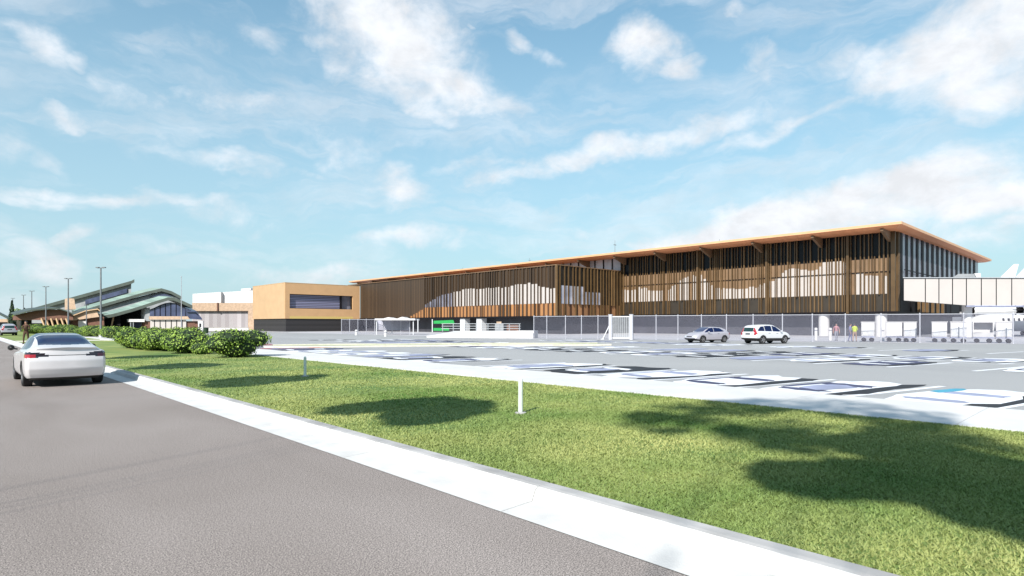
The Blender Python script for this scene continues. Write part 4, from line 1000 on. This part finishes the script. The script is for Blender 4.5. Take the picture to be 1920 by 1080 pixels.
# ================================================================= PEOPLE
def person(label, loc, rotz, H, shirt, legs, arms='down', sleeve=.62, vest=None, stride=.12, group=None, hair='hair'):
    k = H/1.75
    V = []; E = []; Rd = []
    def v(x, y, z, r, par=None):
        V.append((x*k, y*k, z*k)); Rd.append(r*k)
        if par is not None: E.append((par, len(V)-1))
        return len(V)-1
    pel = v(0,0,.95,.135); bel = v(0,0,1.10,.125,pel); che = v(0,.01,1.30,.15,bel); sho = v(0,0,1.43,.11,che); nk = v(0,.01,1.50,.055,sho); hd0 = v(0,.03,1.58,.085,nk); hd1 = v(0,.035,1.66,.098,hd0); v(0,.02,1.72,.07,hd1); v(0,.125,1.625,.018,hd1)
    for s in (-1, 1):
        st = stride*s
        h = v(s*.10,0,.90,.10,pel); kn = v(s*.11,st*.6+.03,.50,.062,h); an = v(s*.11,st*1.2-.02,.09,.042,kn); he = v(s*.115,st*1.2-.03,.045,.042,an); v(s*.13,st*1.2+.16,.03,.034,he)
        a0 = v(s*.19,0,1.41,.062,sho)
        if arms == 'fold': el = v(s*.25,.02,1.14,.045,a0); wr_ = v(s*.06,.24,1.16,.032,el); hdir = (-s*.06,.02,.02)
        elif arms == 'reach': el = v(s*.24,.10,1.15,.045,a0); wr_ = v(s*.20,.33,1.12,.032,el); hdir = (0,.09,-.01)
        else: el = v(s*.26,-.02-st*.3,1.12,.045,a0); wr_ = v(s*.27,.06-st*.5,.87,.030,el); hdir = (0,.01,-.09)
        pw = V[wr_]; pm = v((pw[0]/k)+hdir[0]*.6, (pw[1]/k)+hdir[1]*.6, (pw[2]/k)+hdir[2]*.6, .030, wr_)
        for f in range(4):
            o = (f-1.5)*.017; ln = (.075,.088,.084,.066)[f]
            q = V[pm]; a = v(q[0]/k+hdir[0]*.5, q[1]/k+o+hdir[1]*.5, q[2]/k+hdir[2]*.5, .0095, pm); qa = V[a]
            n_ = Vector(hdir).normalized()*ln; v(qa[0]/k+n_.x-s*.012, qa[1]/k+n_.y, qa[2]/k+n_.z, .0085, a)
        q = V[wr_]; v(q[0]/k+hdir[0]*.5, q[1]/k+.045+hdir[1]*.4, q[2]/k+hdir[2]*.5, .010, pm)
    me = bpy.data.meshes.new('person'); me.from_pydata(V, E, []); o = bpy.data.objects.new('person', me); COL.objects.link(o)
    md = o.modifiers.new('Skin', 'SKIN'); sb = o.modifiers.new('Sub', 'SUBSURF'); sb.levels = 1; sb.render_levels = 1
    for i, sv in enumerate(me.skin_vertices[0].data): sv.radius = (Rd[i], Rd[i]); sv.use_root = (i == 0)
    dg = bpy.context.evaluated_depsgraph_get(); me2 = bpy.data.meshes.new_from_object(o.evaluated_get(dg))
    o.modifiers.clear(); o.data = me2; me2.name = 'person'
    me2.materials.clear()
    for mt in (M['skin'], shirt, legs, M['shoe']): me2.materials.append(mt)
    for p in me2.polygons:
        c = p.center/k; p.use_smooth = True
        arm = abs(c.x) > .185 or c.y > .16
        if c.z < .085: i = 3
        elif c.z < .97 and not (abs(c.x) > .2): i = 2
        elif c.z > 1.49: i = 0
        elif arm and c.z < 1.40-.45*sleeve and (abs(c.x) > .2 or c.y > .16): i = 0
        else: i = 1
        p.material_index = i
    o.location = loc; o.rotation_euler = (0,0,rotz); tag(o, label, 'person', group)
    hm = MB(); n1, n2 = 8, 14; R0 = .112*k; cz_ = 1.665*k; vs = []; fs = []
    for i in range(n1+1):
        th = R(112)*i/n1
        for j in range(n2):
            ph = 2*math.pi*j/n2; fr = max(0, math.sin(ph)); th2 = th*(1-.42*fr)
            vs.append((R0*.92*math.sin(th2)*math.cos(ph), .018*k+R0*math.sin(th2)*math.sin(ph), cz_+R0*1.0*math.cos(th2)))
    for i in range(n1):
        for j in range(n2): fs.append((i*n2+j, i*n2+(j+1) % n2, (i+1)*n2+(j+1) % n2, (i+1)*n2+j))
    hm.add(vs, fs); hm.build('hair', M[hair], o, world=False, smooth=True)
    fm = MB()
    for s in (-1, 1): fm.lathe([(-.006*k,.002),(0,.012*k),(.006*k,.001)], (s*.034*k,.128*k,1.655*k), (0,1,0), 8)
    fm.build('eyes', M['hair'], o, world=False)
    if vest:
        vm = MB(); ring = []
        for z, rx, ry in ((1.0,.17,.155),(1.15,.165,.15),(1.30,.185,.178),(1.40,.18,.15),(1.46,.10,.10)):
            ring.append([(rx*k*math.cos(a), .008*k+ry*k*math.sin(a), z*k) for a in [2*math.pi*i/18 for i in range(18)]])
        for a, b_ in zip(ring[:-1], ring[1:]):
            for i in range(18): vm.add([a[i], a[(i+1) % 18], b_[(i+1) % 18], b_[i]], [(0,1,2,3)])
        vm.build('vest', vest, o, world=False, smooth=True)
    return o
p = at(49, 608, 46); person('person in dark brown jacket standing on the kerb beyond the white sedan', (p.x, p.y, .15), R(150), 1.80, M['brownc'], M['brownc'], 'fold', sleeve=2)
def behind_fence(px, dd):
    cx = (px-960)/F; ray = Vector((SN+CS*cx, CS-SN*cx, 0)).normalized(); q = FA+FD*fence_t(px)+ray*dd; return (q.x, q.y, .008)
person('person in dusty pink top and grey trousers, left of the pair by the carts', behind_fence(1568, 5.0), R(120), 1.76, M['pinkc'], M['greyc'], stride=.2)
person('person in slate blue clothes with dark hair, standing close beside the worker in yellow', behind_fence(1594, 2.2), R(200), 1.76, M['bluec'], M['bluec'], 'down')
person('worker in bright yellow hi-vis vest and tan trousers walking towards the carts', behind_fence(1602.5, 1.7), R(-80), 1.74, M['hivis'], M['tanc'], 'reach', vest=M['hivis'], stride=.22)

# ================================================================= PLANTS
def leaf_quads(P, Nn, size, jit=.7, asp=.55):
    """leaf-sized faces at points P, roughly facing Nn"""
    n = len(P); nr = Nn+RNG.normal(0, jit, (n, 3)); nr /= np.linalg.norm(nr, axis=1)[:, None]+1e-9
    a = np.cross(nr, RNG.normal(0, 1, (n, 3))); a /= np.linalg.norm(a, axis=1)[:, None]+1e-9; b = np.cross(nr, a)
    s = size*RNG.uniform(.6, 1.3, n)[:, None]
    V = np.empty((n, 4, 3)); V[:, 0] = P-a*s; V[:, 1] = P-b*s*asp+nr*s*.12; V[:, 2] = P+a*s; V[:, 3] = P+b*s*asp+nr*s*.12
    return V.reshape(-1, 3)
def mesh_quads(name, V, mats, mi=None, nv=4):
    me = bpy.data.meshes.new(name); n = len(V)//nv
    me.vertices.add(len(V)); me.vertices.foreach_set('co', V.astype(np.float32).ravel())
    me.loops.add(n*nv); me.loops.foreach_set('vertex_index', np.arange(n*nv, dtype=np.int32))
    me.polygons.add(n); me.polygons.foreach_set('loop_start', np.arange(0, n*nv, nv, dtype=np.int32)); me.polygons.foreach_set('loop_total', np.full(n, nv, dtype=np.int32))
    for m in mats: me.materials.append(m)
    if mi is not None: me.polygons.foreach_set('material_index', mi.astype(np.int32))
    me.update(); me.validate(); return me
def sphere_pts(n):
    u = RNG.normal(0, 1, (n, 3)); return u/np.linalg.norm(u, axis=1)[:, None]
def bush_mesh(w, h, n, leaf, seed, lobes=9):
    r = random.Random(seed); L = [(0,0,h*.42,w*.40,h*.50)]
    for i in range(lobes):
        a = r.uniform(0, 6.28); rr = w*.5*r.uniform(.35, .66); s = r.uniform(.24, .36)*w
        L.append((math.cos(a)*rr, math.sin(a)*rr, h*r.uniform(.28, .68), s, min(s*.95, h*.34)))
    P = []; NN = []
    per = n//len(L)
    for (x, y, z, a, b_) in L:
        d = sphere_pts(per); p = np.array([x, y, z])+d*np.array([a, a, b_])*RNG.uniform(.86, 1.05, (per, 1)); P.append(p); NN.append(d)
    P = np.concatenate(P); NN = np.concatenate(NN)
    keep = P[:, 2] > .03; P = P[keep]; NN = NN[keep]; NN[:, 2] += .25
    me = mesh_quads('foliage', leaf_quads(P, NN, leaf, .5), [M['leaf']])
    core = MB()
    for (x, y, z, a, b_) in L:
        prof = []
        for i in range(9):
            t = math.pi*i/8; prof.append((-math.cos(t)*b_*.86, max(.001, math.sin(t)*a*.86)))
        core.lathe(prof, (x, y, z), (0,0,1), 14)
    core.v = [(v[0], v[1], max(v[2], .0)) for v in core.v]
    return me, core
PROT = []
for i, (w, h, n, lf) in enumerate(((2.5, 1.35, 5200, .055), (2.2, 1.3, 4600, .055), (2.0, 1.2, 4200, .055), (1.3, .8, 2200, .045))):
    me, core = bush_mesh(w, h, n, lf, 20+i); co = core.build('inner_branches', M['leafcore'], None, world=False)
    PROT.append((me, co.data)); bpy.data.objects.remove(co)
def bush(k, x, y, label, rot=0, s=1.0, group=None, z=.13):
    t = thing('bush', label, 'bush', (x, y, z), rot, group); t.scale = (s, s, s)
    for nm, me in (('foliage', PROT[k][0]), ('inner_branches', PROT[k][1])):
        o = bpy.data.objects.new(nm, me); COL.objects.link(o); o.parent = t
    return t
p = gnd(449, 670, .13); bush(0, p.x, p.y+.3, 'large round dark green bush at the right end of the hedge, nearest the lot', .4, 1.0)
p = gnd(377, 664, .13); bush(3, p.x, p.y, 'small ball shaped bush between the large round bush and the long hedge', .9, .9)
GH = 'bushes of the long hedge on the near lawn'
hl = [(353, 662, 1, 'bush at the right end of the long hedge, tallest of it', 1.12), (328, 658, 2, 'second bush from the right end of the long hedge', 1.15), (305, 656.5, 0, 'broad bush in the middle of the long hedge', 1.0), (284, 655.5, 1, 'bush of the long hedge just left of its broad middle bush', 1.1),
      (266, 654, 2, 'second bush from the left end of the long hedge', 1.15), (247, 652.5, 2, 'low bush at the left end of the long hedge', .95)]
for i, (px, py, k, lb, s) in enumerate(hl):
    p = gnd(px, py, .13); bush(k, p.x, p.y, lb, i*1.3, s, GH)
GF = 'bushes of the far hedge before the old terminal'
names_far = ['rightmost bush of the far hedge, beside the dark entrance', 'far hedge bush just left of its rightmost one', 'far hedge bush directly behind the nearest lamp post', 'far hedge bush below the brick link', 'far hedge bush right above the roof of the white sedan',
             'far hedge bush behind the middle of the white sedan', 'far hedge bush below the slanted canopy props', 'far hedge bush left of the canopy props', 'far hedge bush beside the person in brown', 'leftmost bush of the far hedge beside the far silver SUV']
for i, px in enumerate((222, 208, 192, 176, 160, 142, 122, 103, 84, 66)):
    q = at(px, 608, 63+i*4.0); bush(i % 3, q.x, q.y, names_far[i], i*.9, 1.02+.02*i, GF)

def tree(name, label, x, y, H, crown_r, crown_h, n, leaf, lmat, seed, lean=(0,0), group=None, trunk_r=.09, stems=0, z0=.13):
    r = random.Random(seed); t = thing(name, label, 'tree', (x, y, z0), 0, group)
    cz_ = H-crown_h/2; m = MB(); top = Vector((lean[0], lean[1], cz_))
    pts = [Vector((0,0,0)), Vector((lean[0]*.25, lean[1]*.25, cz_*.5)), Vector((lean[0]*.7, lean[1]*.7, cz_*.8)), top+Vector((0,0,crown_h*.25))]
    rad = [trunk_r, trunk_r*.7, trunk_r*.45, trunk_r*.25]
    if stems:                            # multi-stemmed: one short bole, then thin spreading stems
        fork = pts[0]+(pts[1]-pts[0])*.62; m.cyl(pts[0], fork, trunk_r*1.3, trunk_r, n=9, caps=False); pts[2] = top-Vector((0,0,crown_h*.2))
        for i in range(stems):
            a = 2*math.pi*i/stems+r.uniform(-.3, .3); s1 = Vector((math.cos(a)*.42, math.sin(a)*.42, 0)); mid = fork+(top-fork)*.2+s1*1.3
            m.cyl(fork, mid, trunk_r*.24, trunk_r*.2, n=6, caps=False); m.cyl(mid, top+s1*1.6, trunk_r*.2, trunk_r*.12, n=6, caps=False)
    else:
        for i in range(3): m.cyl(pts[i], pts[i+1], rad[i], rad[i+1], n=9, caps=False)
    tr = m.build('trunk', M['trunk'], t, world=False, smooth=True)
    m = MB(); C = []
    for i in range(14):
        d = Vector((r.gauss(0,1), r.gauss(0,1), r.gauss(0,.8))).normalized(); q = top+Vector((d.x*crown_r, d.y*crown_r, d.z*crown_h/2))*r.uniform(.45, .85)
        C.append(q); m.cyl(pts[2]+(pts[3]-pts[2])*r.uniform(0, .8), q, trunk_r*.28, trunk_r*.08, n=5, caps=False)
    m.build('limbs', M['trunk'], t, world=False)
    P = []; NN = []
    per = n//len(C)
    for q in C:
        d = sphere_pts(per); s = crown_r*r.uniform(.28, .45); p = np.array(q)+d*s*np.cbrt(RNG.uniform(.05, 1, (per, 1)))*np.array([1,1,.8]); P.append(p); NN.append(d)
    o = bpy.data.objects.new('crown', mesh_quads('crown', leaf_quads(np.concatenate(P), np.concatenate(NN), leaf, 1.0), [lmat])); COL.objects.link(o); o.parent = t
    return t
q = at(35.5, 608, 165)
tree('broadleaf_tree', 'small bright green tree rising behind the old terminal canopy at far left', q.x, q.y, 6.2, 1.6, 4.0, 1600, .16, M['leaf'], 4)
def conifer(label, x, y, H, rad, seed):
    t = thing('conifer', label, 'tree', (x, y, .0)); m = MB(); m.cyl((0,0,0),(0,0,H*.95),.18,.03,n=7); m.build('trunk', M['trunk'], t, world=False)
    n = 1500; z = RNG.uniform(.12, 1, n); a = RNG.uniform(0, 6.28, n); rr = rad*(1-z)**.8*RNG.uniform(.5, 1.05, n)
    P = np.stack([np.cos(a)*rr, np.sin(a)*rr, z*H], 1); NN = np.stack([np.cos(a), np.sin(a), .4+0*a], 1)
    o = bpy.data.objects.new('crown', mesh_quads('crown', leaf_quads(P, NN, .22, .6), [M['pine']])); COL.objects.link(o); o.parent = t
q = at(22.5, 608, 168); conifer('narrow dark conifer spire at the far left behind the silver SUV', q.x, q.y, 8.4, 1.3, 3)
q = at(46, 608, 170); conifer('second narrow conifer just right of the bright green tree', q.x, q.y, 6.3, .8, 5)
# ================================================================= SUN, ADDED SHADOW TREES OUT OF FRAME, GRASS, SKY
SUN_DIR = Vector((-.74, -.30, 0)).normalized(); EL = R(38)
SUNV = Vector((SUN_DIR.x*math.cos(EL), SUN_DIR.y*math.cos(EL), math.sin(EL)))
def caster(cx_, cy_, X0, H, lean, r, ch, n, leaf, label, seed, group, tr=.07):
    """street tree across the road whose crown throws its shadow at (cx_, cy_)"""
    cz_ = H-ch/2; k = cz_/math.tan(EL)
    px_, py_ = cx_+SUN_DIR.x*k, cy_+SUN_DIR.y*k        # where the crown centre must hang
    return tree('street_tree', label, px_-lean, py_+.4, H, r, ch, n, leaf, M['treeleaf'], seed, (lean, -.4), group, tr, stems=5)  # unseen, added to shade the lawn; thin stems keep road shadows faint
GT = 'slender street trees on the left verge of the road'
lab = ['slender street tree on the left verge, the one nearest behind the camera', 'slender street tree on the left verge level with the near lawn bollard', 'slender street tree on the left verge level with the second lawn bollard', 'slender street tree on the left verge level with the sedan', 'slender street tree on the left verge, the farthest of the row']
for i, (x, y) in enumerate(((7.55, 1.55), (6.3, 9.1), (6.4, 17.0), (6.4, 25.0), (6.5, 33.0))):
    caster(x, y, 0, 8.0 if i else 8.4, 2.5, 1.5 if i else 1.65, 1.4 if i else 2.0, 4200 if i else 8000, .15, lab[i], 40+i, GT, .026)
for i, (x, y, r_) in enumerate(((10.0, 3.9, 2.5),)):
    caster(x, y, 0, 15.0, 1.5, r_, 4.6, 1200, .20, ['tall airy tree standing behind the street trees on the left verge'][i], 60+i, None, .06)

# mown grass
def blades():
    out = []
    def field(x0, x1, y0, y1, dens):
        n = int((x1-x0)*(y1-y0)*dens); x = RNG.uniform(x0, x1, n); y = RNG.uniform(y0, y1, n)
        return x, y
    XS = []; YS = []
    for (y0, y1, dens) in ((-1, 3, 3600), (3, 7, 2800), (7, 12, 1500), (12, 20, 600), (20, 34, 200)):
        for (x0, x1) in ((4.27, 6.5), (6.5, 9), (9, 11.29)):
            dd = dep((x0+x1)/2, (y0+y1)/2); f = min(1.3, (7.0/max(dd, 4.0))**1.2+.1)
            x, y = field(x0, x1, y0, y1, dens*f); XS.append(x); YS.append(y)
    X = np.concatenate(XS); Y = np.concatenate(YS); n = len(X)
    d = X*SN+Y*CS
    h = RNG.uniform(.014, .028, n)*(1+.02*np.clip(d, 0, 20)); a = RNG.uniform(0, 6.28, n); w = RNG.uniform(.003, .006, n)*(1+.13*np.clip(d, 0, 25))
    tl = RNG.normal(0, .022, (n, 2))
    V = np.zeros((n, 3, 3)); V[:, 0] = np.stack([X-np.cos(a)*w, Y-np.sin(a)*w, np.full(n, .128)], 1); V[:, 1] = np.stack([X+np.cos(a)*w, Y+np.sin(a)*w, np.full(n, .128)], 1)
    V[:, 2] = np.stack([X+tl[:, 0], Y+tl[:, 1], .13+h], 1)
    return V.reshape(-1, 3)
M['blade'] = mat('grass_blade', (.10, .185, .042), rough=.6, col2=(.36, .375, .135), scale=.33, spec=.25)
go = bpy.data.objects.new('grass', mesh_quads('grass', blades(), [M['blade']], nv=3)); COL.objects.link(go)
go['kind'] = 'stuff'; tag(go, 'short mown green grass covering the lawn between kerb and pavement', 'grass')

# sky ------------------------------------------------------------------
W = bpy.data.worlds.new('World'); SC.world = W; W.use_nodes = True
nt = W.node_tree; N = nt.nodes; L = nt.links; N.clear()
out = N.new('ShaderNodeOutputWorld'); bg = N.new('ShaderNodeBackground')
sky = N.new('ShaderNodeTexSky'); sky.sky_type = 'NISHITA'; sky.sun_disc = False; sky.sun_elevation = EL; sky.sun_rotation = math.atan2(SUNV.x, SUNV.y)
sky.air_density = 1.0; sky.dust_density = .15; sky.ozone_density = 1.4
SKY_STR = .112
def math_(op, a, b=None, clamp=False):
    n = N.new('ShaderNodeMath'); n.operation = op; n.use_clamp = clamp
    for i, v in enumerate((a, b)):
        if v is None: continue
        if isinstance(v, (int, float)): n.inputs[i].default_value = v
        else: L.new(v, n.inputs[i])
    return n.outputs[0]
tc = N.new('ShaderNodeTexCoord'); sp = N.new('ShaderNodeSeparateXYZ'); L.new(tc.outputs['Generated'], sp.inputs[0])
az = math_('ARCTAN2', sp.outputs['X'], sp.outputs['Y']); el = math_('ARCSINE', sp.outputs['Z'])
cb = N.new('ShaderNodeCombineXYZ'); L.new(az, cb.inputs[0]); L.new(el, cb.inputs[1])
def noise(scale, detail, vec, rough=.55, dist=0, w=0):
    mp = N.new('ShaderNodeMapping'); mp.inputs['Scale'].default_value = (1, 1.5, 1); mp.inputs['Location'].default_value = (w, w*1.7, w*.6); L.new(vec, mp.inputs['Vector'])
    n = N.new('ShaderNodeTexNoise'); n.inputs['Scale'].default_value = scale; n.inputs['Detail'].default_value = detail; n.inputs['Roughness'].default_value = rough; n.inputs['Distortion'].default_value = dist
    L.new(mp.outputs[0], n.inputs['Vector']); return n
wn = noise(9, 4, cb.outputs[0], w=3.1)
ws_ = N.new('ShaderNodeVectorMath'); ws_.operation = 'SUBTRACT'; L.new(wn.outputs['Color'], ws_.inputs[0]); ws_.inputs[1].default_value = (.5, .5, .5)
wm_ = N.new('ShaderNodeVectorMath'); wm_.operation = 'SCALE'; wm_.inputs['Scale'].default_value = .085; L.new(ws_.outputs[0], wm_.inputs[0])
wa_ = N.new('ShaderNodeVectorMath'); wa_.operation = 'ADD'; L.new(cb.outputs[0], wa_.inputs[0]); L.new(wm_.outputs[0], wa_.inputs[1])
P2 = wa_.outputs[0]
CL = [  # px, py, half width, half height, tilt deg (anticlockwise), strength, soft
 (700,20,135,80,0,1.15), (760,95,150,75,-28,1.15), (850,160,120,42,-18,1.15), (610,75,62,30,0,.9), (680,110,95,70,-30,.75),
 (1205,90,62,42,0,1.15), (1270,122,52,22,-20,1.1), (1180,100,40,30,0,.9),
 (1900,40,190,110,30,1.2), (1790,110,150,80,20,1.2), (1680,135,90,42,10,1.0), (1850,165,160,55,0,1.0), (1560,125,80,28,-10,.5), (1740,190,60,16,0,.7),
 (1425,112,50,26,-15,.8), (1440,150,36,22,-30,.7), (975,90,36,16,-15,.85), (1030,118,34,14,-20,.7), (870,48,14,9,-40,.6), (1382,22,24,14,20,.65),
 (1540,392,330,50,9,1.25), (1330,440,190,40,14,1.1), (1700,365,220,55,4,1.35), (1850,365,170,50,-4,1.35), (1790,322,60,30,10,.9), (1860,445,200,38,0,.7), (1640,430,260,36,5,.7),
 (745,350,95,40,0,.85), (770,450,125,28,4,.85), (850,460,40,20,0,.7), (1200,272,330,26,9,.85), (1480,240,190,18,12,.75), (1000,300,220,18,5,.6),
 (60,75,82,36,-25,.95), (120,105,48,20,-10,.9), (250,95,60,20,-8,.75), (265,120,30,20,-20,.55), (125,220,52,18,-12,.8), (25,255,66,48,-35,.8), (80,285,60,30,-40,.6), (300,262,46,22,-30,.65), (230,190,90,50,-40,.55),
 (390,85,64,38,-25,.6), (490,70,70,30,-10,.6), (190,365,260,18,6,.8), (60,378,120,20,3,.7), (460,185,190,20,5,.7), (450,310,180,22,-3,.6), (640,280,90,60,-30,.55), (440,405,150,40,-10,.5), (150,440,48,16,25,.7), (100,500,90,50,-20,.65), (20,500,60,50,0,.6), (330,470,220,22,-3,.5), (620,510,200,30,8,.6), (1060,430,120,20,0,.35), (1550,288,40,9,0,.5), (430,95,60,30,-30,.45)]
acc = None
for (px, py, rx, ry, tilt, s) in CL:
    cx = (px-960)/F; czv = -(py-HZ)/F; A0 = TH+math.atan(cx); E0 = math.atan(czv/math.sqrt(1+cx*cx))
    mp = N.new('ShaderNodeMapping'); mp.vector_type = 'TEXTURE'; mp.inputs['Location'].default_value = (A0, E0, 0); mp.inputs['Rotation'].default_value = (0, 0, R(tilt))
    mp.inputs['Scale'].default_value = (rx*1.6/F/(1+cx*cx), ry*1.6/F/math.sqrt(1+cx*cx), 1); L.new(P2, mp.inputs['Vector'])
    ln = N.new('ShaderNodeVectorMath'); ln.operation = 'LENGTH'; L.new(mp.outputs[0], ln.inputs[0])
    mr = N.new('ShaderNodeMapRange'); mr.interpolation_type = 'SMOOTHSTEP'; mr.inputs['From Min'].default_value = 0; mr.inputs['From Max'].default_value = 1.15; mr.inputs['To Min'].default_value = s*(.8 if rx < 75 else 1.0); mr.inputs['To Max'].default_value = 0
    L.new(ln.outputs['Value'], mr.inputs['Value'])
    acc = mr.outputs[0] if acc is None else math_('MAXIMUM', acc, mr.outputs[0])
st_ = N.new('ShaderNodeMapping'); st_.inputs['Scale'].default_value = (.7, 2.2, 1); st_.inputs['Rotation'].default_value = (0, 0, R(-6)); L.new(P2, st_.inputs['Vector'])
f1 = noise(11, 9, cb.outputs[0], .62, .3, 1.3); f2 = noise(4.0, 8, st_.outputs[0], .6, .5, 5.7)
edge = math_('MULTIPLY', math_('SUBTRACT', f1.outputs['Fac'], .5), 1.75)
dens = math_('ADD', acc, edge)
cm = N.new('ShaderNodeMapRange'); cm.interpolation_type = 'SMOOTHSTEP'; cm.inputs['From Min'].default_value = .10; cm.inputs['From Max'].default_value = 1.2; L.new(math_('MULTIPLY', dens, math_('MINIMUM', math_('MULTIPLY', acc, 3.0), 1.0)), cm.inputs['Value'])
veil = N.new('ShaderNodeMapRange'); veil.interpolation_type = 'SMOOTHSTEP'; veil.inputs['From Min'].default_value = .40; veil.inputs['From Max'].default_value = .68; veil.inputs['To Max'].default_value = .42; L.new(f2.outputs['Fac'], veil.inputs['Value'])
# thin haze whitening the air towards the horizon
hz = N.new('ShaderNodeMapRange'); hz.inputs['From Min'].default_value = 0; hz.inputs['From Max'].default_value = .6; hz.inputs['To Min'].default_value = .95; hz.inputs['To Max'].default_value = .05; L.new(el, hz.inputs['Value'])
mask = math_('MAXIMUM', cm.outputs[0], veil.outputs[0])
f3 = noise(16, 6, cb.outputs[0], .6, .2, 9.1)
sh = N.new('ShaderNodeMapRange'); sh.inputs['From Min'].default_value = .35; sh.inputs['From Max'].default_value = .65; sh.inputs['To Min'].default_value = .86; sh.inputs['To Max'].default_value = 1.04; L.new(f3.outputs['Fac'], sh.inputs['Value'])
CLOUD = (6.1, 6.3, 6.6); TINT = (.86, 1.25, 1.16)
ctc = N.new('ShaderNodeVectorMath'); ctc.operation = 'SCALE'; ctc.inputs[0].default_value = CLOUD; L.new(sh.outputs[0], ctc.inputs['Scale'])
tn = N.new('ShaderNodeVectorMath'); tn.operation = 'MULTIPLY'; tn.inputs[1].default_value = TINT; L.new(sky.outputs[0], tn.inputs[0])
mx = N.new('ShaderNodeMix'); mx.data_type = 'RGBA'; hm_ = N.new('ShaderNodeMix'); hm_.data_type = 'RGBA'; L.new(hz.outputs[0], hm_.inputs['Factor']); L.new(tn.outputs[0], hm_.inputs['A']); hm_.inputs['B'].default_value = (3.1, 4.15, 4.75, 1)
L.new(mask, mx.inputs['Factor']); L.new(hm_.outputs['Result'], mx.inputs['A']); L.new(ctc.outputs[0], mx.inputs['B'])
L.new(mx.outputs['Result'], bg.inputs['Color']); bg.inputs['Strength'].default_value = SKY_STR; L.new(bg.outputs[0], out.inputs['Surface'])

ld = bpy.data.lights.new('sun', 'SUN'); ld.energy = 5.0; ld.angle = R(.9); ld.color = (1.0, .955, .89)
lo = bpy.data.objects.new('sun', ld); COL.objects.link(lo); lo.rotation_euler = (-SUNV).to_track_quat('-Z', 'Y').to_euler(); lo.location = (0, -20, 60)

cd = bpy.data.cameras.new('camera'); cam = bpy.data.objects.new('camera', cd); COL.objects.link(cam)
cam.location = (0, 0, EYE); cam.rotation_euler = (R(90), 0, -TH); cd.sensor_width = 36; cd.lens = 36*F/1920; cd.shift_y = (HZ-540)/1920; cd.clip_start = .05; cd.clip_end = 5000
SC.camera = cam
vs = SC.view_settings; vs.view_transform = 'Standard'; vs.look = 'None'; vs.exposure = .5; vs.gamma = 1.0
SC.cycles.max_bounces = 6; SC.cycles.transparent_max_bounces = 12; SC.cycles.use_denoising = True
